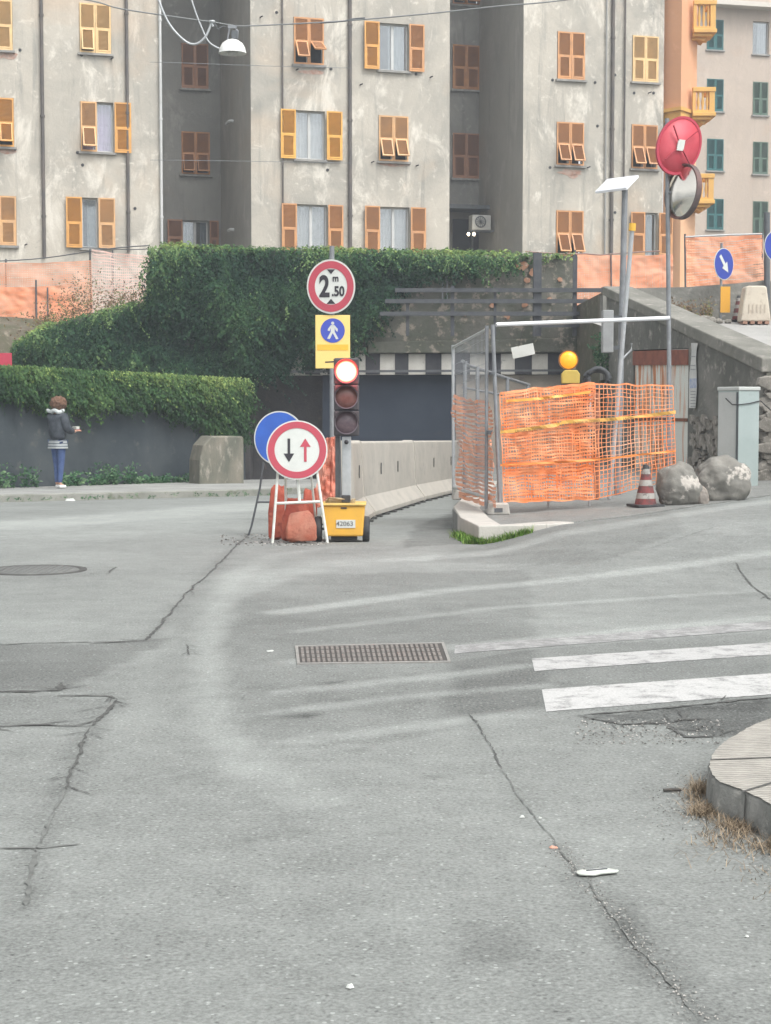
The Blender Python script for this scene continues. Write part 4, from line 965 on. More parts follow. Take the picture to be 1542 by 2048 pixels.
for i in range(150):
    u = random.uniform(-.25, .72)
    if .12 < u < .2: continue
    p = Vector((-7.2+4.05*u+.1, 31.2+6.3*u-.22-random.random()*.25 if u > 0 else 31.2+7.4/9.8*4.05*u-.3, 0)); p.z = gz(p.x, p.y)+.11
    L_.append((p, random.uniform(.12, .42)*(1.2 if u < .1 or .3 < u < .5 else .8)*(.55 if u > .5 else 1), 26))
weeds('weeds', 'leafy weeds growing along the foot of the slate wall', L_, .075, M_weed)
L_ = [(Vector((x, y, gz(x, y)+.02)), random.uniform(.02, .07), 8) for x, y in [(-8+i*.05+random.random()*.1, 27.1+(-8+i*.05+6.25)*.79-.12) for i in range(120)] if random.random() < .5]
weeds('weeds', 'small grass tufts in the gutter of the far kerb', L_, .04, M_weed)
# dry brown shrubs on the bank by the far left nets
M_dry = ramp_mat('dry_leaf', [(0, (.07, .05, .03)), (.5, (.2, .13, .08)), (1, (.14, .18, .06))])
L_ = []
for i in range(150):
    px = random.uniform(-40, 300); yb = 715-px*.4 if px < 60 else 690-px*.25
    p = at(px, yb-random.uniform(0, 35), random.uniform(39.5, 43)); L_.append((p-Vector((0, 0, .3)), random.uniform(.4, 1.1)*(1.2 if 130 < px < 210 else .8), 40))
weeds('shrubs', 'dry brown and green scrub on the bank below the orange nets', L_, .07, M_dry, 'scrub')
L_ = [(at(random.uniform(1335, 1420), 630, 32.7)+Vector((0, -random.random()*.3, -.05)), random.uniform(.1, .4), 30) for i in range(26)]
weeds('weeds', 'scrubby weeds on the ramp below the orange net panel', L_, .06, M_dry)
L_ = [(at(random.uniform(1188, 1215), 745, 30)+Vector((0, 0, random.random()*.4)), .35, 40) for i in range(12)]
weeds('shrub', 'green bush at the end of the bridge beside the poles', L_, .07, M_weed, 'bush')
# grass blades
def blades(name, label, pts, h, m, lean=.5, wd=.006, cat='grass'):
    V = []; tn = []
    for p in pts:
        a = random.uniform(0, 6.28); hh = h*random.uniform(.4, 1.3); b = Vector((math.cos(a), math.sin(a), 0)); s = Vector((-b.y, b.x, 0))*wd; tip = p+b*hh*lean*random.uniform(.2, 1.6)+Vector((0, 0, hh*random.uniform(.3, 1))); md = p+(tip-p)*.5+Vector((0, 0, hh*.12))
        V.append([p-s, p+s, md+s*.8, md-s*.8]); V.append([md-s*.8, md+s*.8, tip+s*.1, tip-s*.1]); c = random.random(); tn += [c, c]
    o = quads(name, np.array([[tuple(q) for q in v] for v in V]), m, np.array(tn)); return tag(o, label, cat, None, 'stuff')
M_gr = ramp_mat('grass_green', [(0, (.05, .11, .02)), (.6, (.12, .24, .04)), (1, (.25, .3, .1))])
M_st = ramp_mat('dry_straw', [(0, (.09, .075, .055)), (.5, (.26, .2, .14)), (1, (.42, .34, .24))])
pts = []
for i in range(3400):
    t = random.random()**1.3; a, b = (Vector((.91, 16.28)), Vector((.79, 17.6))) if random.random() < .75 else (Vector((.91, 16.28)), Vector((1.45, 16.45)))
    q = a+(b-a)*t; x = q.x+(random.gauss(-.03, .035) if b.x < .9 else 0); y = q.y+(random.gauss(-.04, .03) if b.x > .9 else 0); pts.append(Vector((x, y, gz(x, y))))
blades('grass', 'tuft of green grass under the corner of the island kerb', pts, .075, M_gr, .6, .004)
pts = []
for i in range(5200):
    k = random.random(); idx = int(PCs.__len__()*(.40+.6*k)); idx = min(idx, len(PCs)-1); p = PCs[idx]; r = abs(random.gauss(0, .035))+.006
    dens = N3(p.x*9, p.y*9)
    if random.random() > .42+dens*1.3: continue
    q = Vector((p.x-r*.9-.015, p.y-r*.8, 0)); pts.append(Vector((q.x+random.gauss(0, .015), q.y+random.gauss(0, .02), .002)))
for i in range(1500):
    idx = int(len(PCs)*random.uniform(.62, .98)); p = PCs[idx]; r_ = abs(random.gauss(0, .11))+.02
    if N3(p.x*6+r_*9, p.y*6) < -.05: continue
    pts.append(Vector((p.x-r_*.8+random.gauss(0, .03), p.y-r_+random.gauss(0, .03), .001)))
blades('dry_grass', 'dry straw coloured grass along the foot of the nearest kerb', pts, .035, M_st, 1.3, .0012)
# ================================================================== LAMP AND WIRES
root = empty('street_lamp', at(465, 108, YB), 'white domed street lamp hanging from the overhead wires', 'street lamp')
c = at(465, 107, YB); mb = MB(); mb.lathe([(.31, 0), (.305, .03), (.285, .12), (.23, .22), (.13, .29), (.07, .31), (.0, .31)], 32, T(*c)); mb.lathe([(.29, .01), (.26, .1), (.2, .2), (0, .24)], 32, T(*c))
mb.build('lamp_shade', mat('lamp_white', (.75, .76, .74), .35), root)
mb = MB(); mb.tube([c+Vector((-.12, 0, .24)), c+Vector((-.06, 0, .58))], .022, 8); mb.tube([c+Vector((.1, 0, .26)), c+Vector((.12, 0, .5)), c+Vector((.0, 0, .6))], .022, 8); mb.box(-.1, .1, -.03, .03, .55, .62, T(*c)); mb.build('bracket', M_galv, root)
mb = MB(); mb.box(-.02, .13, -.06, .06, .31, .5, T(*c)); mb.build('gear_box', M_dgrey, root, bevel=.01)
mb = MB(); mb.lathe([(0, -.06), (.1, -.04), (.12, .02), (.0, .1)], 16, T(*c)); mb.build('bulb', mat('lens_grey', (.5, .5, .48), .3), root)
def wire(name, label, pts, r, m, Yw=YB, grp='overhead wires and cables', n=6):
    P = smooth_line([at(x, y, Yw) for x, y in pts], n); mb = MB(); mb.tube(P, r, 6); o = mb.build(name, m); return tag(o, label, 'cable', grp)
wire('overhead_wire', 'dark span wire carrying the street lamp across the facades', [(-500, -60), (100, -10), (245, 18), (380, 38), (425, 44), (460, 50), (490, 52), (580, 48), (700, 41), (860, 27), (1000, 12), (1130, 0), (1500, -50)], .016, mat('wire_grey', (.2, .21, .21), .6))
wire('power_cable', 'thick white cable drooping in a deep loop left of the lamp', [(300, -60), (318, 2), (340, 50), (370, 82), (392, 88), (412, 72), (424, 42)], .028, M_galvl)
wire('power_cable', 'white cable running down steeply into the lamp', [(372, -40), (388, 15), (402, 52), (418, 84), (440, 98)], .02, M_galvl)
wire('overhead_wire', 'faint upper wire crossing the dark recess below the lamp', [(300, 124), (400, 127), (502, 131), (700, 136)], .007, M_galv, 44)
wire('overhead_wire', 'faint lower wire crossing the dark recess at mid height', [(300, 320), (400, 321), (520, 323), (700, 326)], .007, M_galv, 44)
wire('overhead_wire', 'short twisted wire beside the central upper window', [(640, 46), (690, 42), (705, 38), (730, 36)], .018, M_dgrey, YB)
root = empty('cable_clamp', at(424, 42, YB), 'pale insulator clamp where the looped cable meets the wire', 'clamp')
mb = MB(); c = at(424, 44, YB); mb.lathe([(.06, -.02), (.07, .0), (.07, .03), (.0, .04)], 12, T(*c)); mb.tube([c, c+Vector((.02, 0, -.1))], .025, 8); mb.build('insulator', M_galvl, root)
mb = MB(); mb.tube([at(428, 46, YB), at(436, 58, YB), at(446, 52, YB), at(452, 54, YB)], .014, 6); mb.build('jumper', M_dgrey, root)

# ================================================================== SIGN POST (height limit + pedestrians)
Ys = 20.0; x_ = at(664, 600, Ys).x; g = gz(x_, Ys)
root = empty('sign_post', (x_, Ys, g), 'grey pole carrying a round 2.50 m height limit sign and a yellow pedestrian panel', 'road sign')
mb = MB(); mb.tube([(x_, Ys, g), (x_, Ys, at(664, 492, Ys).z)], .03, 14); mb.build('pole', M_galv, root)
c = at(662, 573, Ys-.05); Fm = frame(c, R(-2)); rs = .302; SX = Matrix.Diagonal((.925, 1, 1.03, 1))
Fe = Fm @ SX
mb = MB(); mb.disc(rs*1.03, 0, .02, 56, Fe); dsc = mb.build('sign_plate', M_white, root)
mb = MB(); mb.ring(rs*.69, rs*.965, -.004, -.0005, 56, Fe); mb.build('red_border', M_red, dsc)
text_mesh('2', .345, Fm @ T(-.078, -.005, -.01), 'digit_two', M_black, dsc, .72, bold=.011)
text_mesh('m', .115, Fm @ T(.055, -.005, .095), 'letter_m', M_black, dsc, .85, bold=.003)
text_mesh('.50', .16, Fm @ T(.084, -.005, -.062), 'digits_fifty', M_black, dsc, .78, bold=.005)
mb = MB(); mb.prism([(-.048, .202), (.048, .202), (0, .145)], -.004, -.001, Fm); mb.prism([(-.052, -.205), (.052, -.205), (0, -.145)], -.004, -.001, Fm); mb.build('triangle', M_black, dsc)
# yellow panel
a, b = at(631, 737, Ys-.03), at(700, 630, Ys-.03); cw, ch = (b.x-a.x)/2, (b.z-a.z)/2; c = (a+b)/2; Fp = frame(c, 0)
mb = MB(); mb.box(-cw, cw, 0, .018, -ch, ch, Fp); pn = mb.build('pedestrian_panel', M_yelp, root, bevel=.006)
mb = MB(); mb.box(-cw*.9, cw*.9, -.003, -.0005, -ch*.32, ch*.12-.07, Fp); mb.build('amber_band', M_yel, pn)
k = cw*.7; mb = MB(); mb.disc(k, -.005, -.001, 40, Fp @ T(0, 0, ch*.42)); mb.build('blue_disc', mat('ped_blue', (.05, .08, .42), .4), pn)
mb = MB(); W = Fp @ T(0, -.006, ch*.42) @ Matrix.Diagonal((k, 1, k, 1))
mb.disc(.13, -.002, 0, 16, W @ T(0, 0, .6)); mb.prism([(-.14, .45), (.14, .45), (.42, .12), (.40, -.1), (.3, -.05), (.16, .18), (.16, -.1), (.48, -.68), (.28, -.72), (0, -.2), (-.24, -.7), (-.46, -.66), (-.16, -.1), (-.16, .2), (-.26, -.04), (-.42, 0), (-.38, .15)], -.002, 0, W); mb.build('pedestrian_symbol', M_white, pn)
mb = MB(); mb.prism([(-cw*.45, -ch*.74), (cw*.1, -ch*.72), (cw*.02, -ch*.64), (cw*.16, -ch*.7), (cw*.6, -ch*.68), (cw*.6, -ch*.72), (cw*.16, -ch*.77), (-cw*.45, -ch*.785)], -.003, -.0005, Fp); mb.build('direction_arrow', M_black, pn)

# ================================================================== MOBILE TRAFFIC LIGHT
Yt = 16.7; sc = F_PX/Yt; xt = (693-771)/sc; g = gz(xt, Yt)
def tz(y): return at(690, y, Yt).z
root = empty('traffic_light', (xt, Yt, g), 'portable traffic light showing red on a yellow two wheeled battery box', 'traffic light')
M_head = mat('signal_housing', (.045, .04, .045), .55, (.06, .055, .06), 6)
zt_, zb_ = tz(714), tz(872); Mh = T(xt, Yt, 0)
mb = MB(); hw = .125
for (ya, yb) in ((716, 769), (769.5, 821), (821.5, 872)): mb.box(-hw, hw, -.02, .1, tz(yb), tz(ya), Mh)
hd_ = mb.build('signal_head', M_head, root, bevel=.015)
for y, m, nm in ((743, mat('lens_red_lit', (1, .1, .08), .3, emit=(1, .12, .07), es=30), 'red_lens'), (794, mat('lens_amber_off', (.13, .06, .05), .25, (.17, .08, .07), 20), 'amber_lens'), (845, mat('lens_green_off', (.10, .07, .085), .25, (.14, .10, .11), 20), 'green_lens')):
    c = at(692, y, Yt-.03); c.x = xt; mb = MB(); M2 = T(*c) @ rot(R(90), 'X'); mb.lathe([(0, .03), (.05, .027), (.085, .015), (.108, 0)], 36, M2); ln = mb.build(nm, m, hd_)
    if nm == 'red_lens': lens_c = c.copy()-Vector(root.location)
    mb = MB(); mb.ring(.108, .118, -.015, .012, 40, T(*c)); mb.build('lens_rim', mat('rim_grey', (.16, .13, .15), .5), hd_)
    # visor: open hood
    mb = MB(); vs = []; n = 24
    for k2 in range(n+1):
        a_ = R(-15)+R(210)*k2/n; L2 = .10*max(.15, math.sin(max(0, min(math.pi, a_)))**.5 if 0 < a_ < math.pi else .15)
        for rr, yy in ((.12, 0), (.123, -L2)): vs.append((math.cos(a_)*rr, yy, math.sin(a_)*rr))
    mb.add(vs, [(2*i, 2*i+1, 2*i+3, 2*i+2) for i in range(n)], T(*c), True); mb.build('visor', M_head, hd_)
lm = MATS['lens_red_lit']; t_ = lm.node_tree; tcn = t_.nodes.new('ShaderNodeTexCoord'); vd = t_.nodes.new('ShaderNodeVectorMath'); vd.operation = 'DISTANCE'; vd.inputs[1].default_value = lens_c
t_.links.new(tcn.outputs['Object'], vd.inputs[0]); mrn = t_.nodes.new('ShaderNodeMapRange'); mrn.inputs['From Min'].default_value = .062; mrn.inputs['From Max'].default_value = .104; mrn.inputs['To Min'].default_value = 22; mrn.inputs['To Max'].default_value = 1.1
t_.links.new(vd.outputs['Value'], mrn.inputs[0]); t_.links.new(mrn.outputs[0], t_.nodes['Principled BSDF'].inputs['Emission Strength'])
pl_ = bpy.data.lights.new('red_glow', 'POINT'); pl_.energy = 5; pl_.color = (1, .04, .03); pl_.shadow_soft_size = .08; po_ = bpy.data.objects.new('red_glow', pl_); scene.collection.objects.link(po_); po_.parent = root; po_.location = lens_c+Vector((0, -.13, 0))
mb = MB(); mb.box(-.045, .045, .0, .09, tz(1003), tz(873)-.002, Mh); mb.build('mast', M_galvl, root, bevel=.006)
mb = MB(); mb.box(-.115, -.07, .06, .1, tz(1010), tz(872)-.002, Mh); mb.build('rear_post', M_dgrey, root)
mb = MB(); mb.lathe([(.022, 0), (.022, .03), (.0, .03)], 12, T(xt, Yt-.006, tz(884)) @ rot(R(90), 'X')); mb.build('bolt', M_dark, root)
bx0, bx1 = (646-693)/sc, (730-693)/sc; bz0, bz1 = tz(1071), tz(1010)
mb = MB(); mb.prism([(bx0+.02, bz0), (bx1-.02, bz0), (bx1, bz1), (bx0, bz1)], -.12, .3, Mh); bx = mb.build('battery_box', mat('box_yellow', (.72, .40, .05), .5, (.64, .35, .05), 4, (.45, .28, .08), 14, lo3=.64, hi3=.8), root, bevel=.018)
mb = MB(); mb.box(bx0-.012, bx1+.012, -.14, .31, bz1, bz1+.022, Mh); mb.build('lid', mat('box_lid', (.76, .5, .12), .5, (.5, .36, .12), 9), bx, bevel=.008)
mb = MB(); mb.box(bx0+.03, bx1-.1, .0, .28, bz1+.023, bz1+.05, Mh); mb.tube([Vector((xt+bx0+.03, Yt, bz1+.03)), Vector((xt+bx0+.06, Yt-.03, bz1+.07)), Vector((xt-.02, Yt-.02, bz1+.06)), Vector((xt+.0, Yt, bz1+.03))], .012, 8); mb.build('lid_clutter', mat('cream_plastic', (.5, .42, .25), .7, (.2, .13, .07), 8), bx)
mb = MB(); mb.box(-.05, .04, -.03, .1, bz1+.024, bz1+.1, Mh); mb.build('mast_socket', M_rub, root, bevel=.01)
mb = MB(); mb.box(-.155+.02, .075-.04+.02, -.128, -.122, tz(1054), tz(1038), T(xt+.035, Yt, 0)); pl = mb.build('number_plate', M_white, bx)
text_mesh('42063', .062, T(xt-.015, Yt-.129, tz(1046)), 'plate_number', mat('faded_ink', (.10, .10, .10), .7), pl, 1.1, .0008, .0006)
mb = MB(); mb.box(-.03, .03, -.128, -.121, bz1-.03, bz1-.015, Mh @ T((bx0+bx1)/2, 0, 0)); mb.build('catch', M_dark, bx)
for s_, xx in (('l', (636-693)/sc), ('r', (732-693)/sc)):
    zc = g+.128; c = Vector((xt+xx, Yt+.02, zc)); Mw = T(*c) @ rot(R(90), 'Y')
    mb = MB(); mb.lathe([(.07, -.032), (.115, -.036), (.126, -.026), (.128, 0), (.126, .026), (.115, .036), (.07, .032), (.07, -.032)], 36, Mw); wh = mb.build('wheel', M_rub, root)
    mb = MB(); mb.lathe([(0, -.02), (.069, -.02), (.069, .02), (0, .02)], 24, Mw); mb.build('rim', M_galv, wh)
mb = MB(); mb.tube([(xt+(636-693)/sc, Yt+.02, g+.128), (xt+(732-693)/sc, Yt+.02, g+.128)], .012, 8); mb.box(bx0+.08, bx1-.08, -.05, .2, g+.02, bz0-.002, Mh); mb.build('axle', M_dark, root)

# ================================================================== PORTABLE SIGNS
Yg = 16.3; sg = F_PX/Yg
c = at(594, 900, Yg); g = gz(c.x, Yg)
root = empty('priority_sign', (c.x, Yg, g), 'round give way to oncoming traffic sign on a white folding frame', 'road sign')
Fm = frame(c, R(3), R(-6)) @ Matrix.Diagonal((1.0, 1, .975, 1)); rs = .298
mb = MB(); mb.disc(rs, 0, .014, 64, Fm); dsc = mb.build('sign_plate', M_white, root)
mb = MB(); mb.ring(rs*.735, rs*.955, -.004, -.0005, 64, Fm); mb.build('red_border', M_red, dsc)
k = 1/sg
mb = MB(); mb.prism([(-.067-.013+.0, .115), (-.067+.013, .115), (-.067+.013, -.035), (-.067+.052, -.035), (-.067+.003, -.118), (-.067-.003, -.118), (-.067-.052, -.035), (-.067-.013, -.035)], -.004, -.001, Fm @ T(-.012, 0, 0)); mb.build('black_arrow', M_black, dsc)
mb = MB(); mb.prism([(.067+.013, -.118), (.067+.013, .032), (.067+.052, .032), (.067+.003, .112), (.067-.003, .112), (.067-.052, .032), (.067-.013, .032), (.067-.013, -.118)], -.004, -.001, Fm @ T(.014, 0, 0)); mb.build('red_arrow', M_red, dsc)
def P_(x, y, dy=0): return at(x, y, Yg+dy)
def bar(a, b, r=.013):
    m = MB(); m.tube([a, b], r, 8); return m
M_wf = mat('frame_white', (.74, .76, .72), .5, (.55, .56, .5), 9, (.35, .3, .24), 20, lo3=.64, hi3=.75)
for (x0, y0, x1, y1) in [(556, 940, 545, 1086), (633, 938, 655, 1083)]:
    mb = MB(); a_, b_ = P_(x0, y0, .03), P_(x1, y1, .0); b_.z = gz(b_.x, b_.y)+.012; mb.tube([a_, b_], .014, 10); mb.build('leg', M_wf, root)
mb = bar(P_(550, 1007, .02), P_(645, 1003, .02), .014); mb.build('cross_bar', M_wf, root)
mb = bar(P_(596, 955, .035), P_(599, 1005, .035), .016); mb.build('upright', M_wf, root)
mb = MB(); mb.tube([P_(570, 930, .05), (P_(570, 930).x-.02, Yg+.55, gz(0, Yg)+.02)], .012, 8); mb.tube([P_(620, 930, .05), (P_(620, 930).x+.05, Yg+.55, gz(0, Yg)+.02)], .012, 8); mb.tube([(P_(570, 930).x-.02, Yg+.55, gz(0, Yg)+.03), (P_(620, 930).x+.05, Yg+.55, gz(0, Yg)+.03)], .012, 8); mb.build('rear_leg', M_wf, root)
# blue sign behind
Yb2 = 17.6; sg2 = F_PX/Yb2; c = at(558, 876, Yb2); g = gz(c.x, Yb2)
root = empty('blue_sign', (c.x, Yb2, g), 'plain blue round sign on a grey frame behind the red and white arrow sign', 'road sign')
Fm = frame(c, R(-14), R(-4)) @ Matrix.Diagonal((.97, 1, 1.0, 1)); rs = .285
mb = MB(); mb.disc(rs, 0, .014, 64, Fm); dsc = mb.build('sign_plate', M_white, root)
mb = MB(); mb.disc(rs*.95, -.003, -.0005, 64, Fm); mb.build('blue_face', M_blue, dsc)
for pts in ([(527, 925), (520, 975), (508, 1030), (503, 1052), (497, 1056)], [(590, 930), (600, 1000), (608, 1058)]):
    P = [at(x, y, Yb2) for x, y in pts]; P[-1].z = g+.012; mb = MB(); mb.tube(P, .011, 8); mb.build('leg', M_dgrey, root)
mb = bar(at(515, 1004, Yb2), at(603, 1004, Yb2), .011); mb.build('cross_bar', M_dgrey, root)
# sandbags
M_bag = mat('red_bag', (.36, .06, .035), .7, (.46, .12, .07), 5, (.2, .035, .025), 9, bump=.9, bscale=10)
M_bag2 = mat('orange_bag', (.44, .12, .07), .7, (.5, .22, .15), 4, (.3, .07, .04), 9, bump=.9, bscale=10)
def bag(name, label, c, sx, sy, sz, m, tilt=0, seed=0, yaw=0):
    vs = []; fs = []; nu, nv = 48, 30
    for j in range(nv+1):
        ph = math.pi*j/nv
        for i in range(nu):
            th = 2*math.pi*i/nu; e = .2
            f_ = lambda v: math.copysign(abs(v)**e, v)
            x, y, z = f_(math.sin(ph))*f_(math.cos(th)), f_(math.sin(ph))*f_(math.sin(th)), f_(math.cos(ph))
            d = 1+.16*N3(x*1.6, y*1.6, z*1.6+seed*7)+.09*N3(x*3.4, y*3.4, z*1.5+seed)+.05*abs(N3(x*8, y*8, z*3+seed))
            pin = (1-.1*abs(z)**3)*(1.08-.3*(z+1)/2)*(1+.06*math.sin(th*9+seed)*(z > -.6))
            vs.append((x*sx*d*pin, y*sy*d*(1-.45*abs(z)**2), z*sz*d))
    for j in range(nv):
        for i in range(nu): fs.append((j*nu+i, (j+1)*nu+i, (j+1)*nu+(i+1) % nu, j*nu+(i+1) % nu))
    mb = MB(); mb.add(vs, fs, frame(c, yaw, 0, tilt), True); zmin = min(v.z for v in mb.v); gg = gz(c.x, c.y)
    d = gg+.002-zmin if abs(zmin-gg) < .25 else 0
    for v in mb.v: v.z += d
    o = mb.build(name, m); return tag(o, label, 'sandbag', 'red ballast bags behind the arrow sign')
bag('sandbag', 'tall dark red bag upright behind the left leg of the arrow sign frame', at(557, 1005, 16.95), .1, .05, .255, M_bag, 0, 1)
bag('sandbag', 'orange red bag leaning in the middle under the arrow sign cross bar', at(592, 1000, 16.62), .13, .045, .2, M_bag, .06, 2)
bag('sandbag', 'pale red bag slumped on the road beneath the arrow sign', at(602, 1057, 16.45), .145, .07, .135, M_bag2, -.06, 3)
bag('sandbag', 'narrow red bag standing between arrow sign and yellow battery box', at(619, 1010, 16.95), .08, .09, .24, M_bag, .05, 4)
# rolled orange net leaning on the first barrier
root = empty('net_roll', at(658, 1030, 17.6), 'crumpled orange net bundle hanging between the arrow sign and the traffic light', 'net')
for j in range(3):
    q = [at(650-j*6, 878+j*3, 17.6+j*.08), at(674, 876, 17.6+j*.08), at(676, 1018, 17.6+j*.08), at(630+j*4, 1010, 17.6+j*.08)]
    net('mesh', q, 12, 34, .018, .014, mat('net_red', (.62, .17, .1), .6, (.7, .33, .25), 5), .06, 0, root, seed=11+j, jit=.8)
mb = MB(); mb.tube([at(676, 872, 17.75), Vector((at(680, 1020, 17.75).x, 17.75, gz(-.4, 17.75)))], .028, 8); mb.build('stake', M_dgrey, root)

# ================================================================== CONCRETE BARRIERS
def barrier(label, a, b, h=1.0):
    a = Vector((*a, 0)); b = Vector((*b, 0)); d = (b-a); L = d.length; d.normalize(); n = Vector((d.y, -d.x, 0))
    za, zb = gz(a.x, a.y), gz(b.x, b.y); root = empty('concrete_barrier', (a.x, a.y, za), label, 'barrier', 'precast concrete barriers lining the closed lane')
    prof_ = [(-.27, 0.03), (-.27, .09), (-.13, .28), (-.09, h-.02), (-.07, h), (.07, h), (.09, h-.02), (.13, .28), (.27, .09), (.27, .03)]
    vs = []; NS = 8
    for i in range(NS+1):
        t = i/NS; p = a+d*L*(.004+.992*t); z = za+(zb-za)*t
        for (u, v) in prof_: q = p+n*u; vs.append((q.x, q.y, z+v))
    m = len(prof_); fs = [(i*m+j, i*m+(j+1) % m, (i+1)*m+(j+1) % m, (i+1)*m+j) for i in range(NS) for j in range(m)]; fs += [tuple(range(m)), tuple(range(NS*m+m-1, NS*m-1, -1))]
    mb = MB(); mb.add(vs, fs); mb.build('body', M_conc, root, bevel=.012)
    mb = MB()
    for t in ((.3, .62) if L > 3 else (.6,)):
        for u in (.05, .0):
            p = a+d*L*t+n*(.118); mb.box(-.014, .014, -.012, .0, -.08, .08, frame(Vector((p.x, p.y, za+(zb-za)*t+.62)), math.atan2(d.y, d.x))); break
    mb.build('lifting_slot', M_crack, root)
    mb = MB()
    for k_ in range(int(L/.75)+1):
        p = a+d*(L*.08+k_*.72)
        if (p-a).length < L: mb.box(-.07, .07, -.31, .31, 0, .032, frame(Vector((p.x, p.y, za+(zb-za)*(p-a).length/L-.002)), math.atan2(d.y, d.x)))
    mb.build('foot_pad', M_crack, root)
def bpnt(px, Y, off=0): return ((px-771)/F_PX*Y+off, Y)
barrier('pale concrete barrier nearest the traffic light', bpnt(686, 19.9), bpnt(707, 21.6))
barrier('middle concrete barrier of the lane between two dark joints', bpnt(707.2, 21.62), bpnt(815, 27.2))
barrier('far concrete barrier running behind the orange fence', bpnt(815.5, 27.23), bpnt(925, 34.5))
# ================================================================== FENCED ENCLOSURE ON THE ISLAND
Yc = 18.45; cn = at(978, 1015, Yc); cz = isz(1.15, Yc)
tl = lambda y: at(978, y, Yc).z
zt1 = at(978, 655, Yc).z; Pc = Vector((cn.x, Yc, cz)); 
Pl = at(907, 1000, 21.4); Pl.z = isz(Pl.x, 21.4); Pr = Vector((at(1338, 640, 19.1).x, 19.1, isz(3.2, 19.1))); zt2 = at(1333, 636, 19.1).z
M_ori = mat('mesh_wire', (.36, .38, .4), .45, metal=.5)
# side panel
root = empty('fence_panel', Pc, 'galvanised mesh fence panel on the left side of the island enclosure', 'fence', 'temporary fence panels round the island')
t1_, t2_ = Vector((cn.x-.03, Yc+.02, zt1+.02)), at(906, 690, 21.4)
mb = MB(); mb.tube([Pc+Vector((-.03, 0.02, .05)), t1_], .021, 10); mb.build('upright', M_galv, root); mb = MB(); mb.tube([Pl, t2_], .021, 10); mb.build('upright', M_galvl, root)
mb = MB(); mb.tube([t1_-Vector((0, 0, .04)), t2_-Vector((0, 0, .03))], .019, 10); mb.tube([Pc+Vector((-.03, .02, .18)), Pl+Vector((0, 0, .15))], .019, 10); mb.build('frame_rail', M_galvl, root)
mb = MB()
for i in range(1, 28):
    t = i/28; a_ = t1_.lerp(t2_, t)-Vector((0, 0, .04)); b_ = (Pc+Vector((-.03, .02, .18))).lerp(Pl+Vector((0, 0, .15)), t); mb.tube([a_, b_], .0022, 4, caps=False)
for j in range(1, 14):
    t = j/14; a_ = t1_.lerp(Pc+Vector((-.03, .02, .18)), t); b_ = t2_.lerp(Pl+Vector((0, 0, .15)), t); mb.tube([a_, b_], .0022, 4, caps=False)
mb.build('wire_mesh', M_ori, root)
# front frame
root = empty('fence_panel', Pc+Vector((.05, 0, 0)), 'galvanised front frame with a long bright top rail spanning to the mirror pole', 'fence', 'temporary fence panels round the island')
f0, f1 = Vector((cn.x+.03, Yc-.03, zt1+.03)), Vector((Pr.x, 19.1, zt2))
fb = at(1000, 1000, Yc-.03); fb.z = cz+.05
mb = MB(); mb.tube([fb, f0], .023, 10); mb.build('upright', M_galv, root); mb = MB(); mb.tube([Pr, f1], .02, 10); mb.build('upright', M_galv, root)
mb = MB(); mb.tube([f0+Vector((.04, 0, -.0)), f1], .024, 10); mb.build('frame_rail', mat('lit_galv_rail', (.72, .74, .76), .3, metal=.2), root)  # galvanised tube coloured near white, the light falling on it painted in
mb = MB(); mb.tube([f0-Vector((0, 0, .55)), f0-Vector((0, 0, .52))], .035, 8); mb.tube([f0-Vector((.03, 0, 1.2)), f0-Vector((.03, 0, 1.16))], .035, 8); mb.build('clamp', M_dgrey, root)
# concrete foot
for (lb, px, py, Yf, s_) in [('square concrete foot under the corner post of the enclosure', 996, 1020, Yc-.05, 1), ('concrete foot under the far left post of the enclosure', 925, 1003, 21.3, 1.1)]:
    x = at(px, py, Yf).x; z = isz(x, Yf); root = empty('ballast_block', (x, Yf, z), lb, 'base block', 'concrete feet of the island fence')
    mb = MB(); mb.prism([(-.125*s_, 0), (.125*s_, 0), (.105*s_, .125), (-.105*s_, .125)], -.16, .2, T(x, Yf, z)); mb.build('block', M_stone, root, bevel=.015)
    mb = MB(); mb.box(-.05, .04, -.166, -.158, .03, .075, T(x, Yf, z)); mb.build('slot', M_dgrey, root)
# nets
def Pf(px, py):   # point on the front fence plane
    t = (px-985)/(1340-985); return at(px, py, Yc-.06+(19.04-Yc+.06)*t)
o = net('safety_net', [Pf(1000, 787), Pf(1190, 768), Pf(1190, 998), Pf(1008, 1004)], 36, 34, .0125, .0075, M_orange, .04, -.01, seed=21, jit=1.0); tag(o, 'dense orange net with doubled layers on the left half of the front fence', 'safety net', 'orange nets on the island enclosure')
o = net('safety_net', [Pf(1008, 786)+Vector((0, .05, 0)), Pf(1188, 770)+Vector((0, .05, 0)), Pf(1186, 995)+Vector((0, .05, 0)), Pf(1012, 1000)+Vector((0, .05, 0))], 31, 29, .0145, .007, M_orange, .05, 0, seed=33, jit=1.2); tag(o, 'second orange net layer just behind the dense front net', 'safety net', 'orange nets on the island enclosure')
o = net('safety_net', [Pf(1190, 768), Pf(1346, 772), Pf(1352, 958), Pf(1190, 998)], 20, 25, .0085, .0075, M_orange, .02, .0, seed=22, jit=.5); tag(o, 'open orange net in front of the rusty doors, right half of the fence', 'safety net', 'orange nets on the island enclosure')
def Pd(px, py): t = (980-px)/(980-908); return at(px, py, Yc+(21.3-Yc)*t-.04)
o = net('safety_net', [Pd(907, 792), Pd(978, 806), Pd(992, 1012), Pd(918, 992)], 16, 24, .03, .012, mat('net_salmon', (.74, .30, .16), .6, (.78, .42, .3), 5), .05, .02, seed=23, jit=.5); tag(o, 'faded salmon net wrapped round the left side of the enclosure', 'safety net', 'orange nets on the island enclosure')
root = None
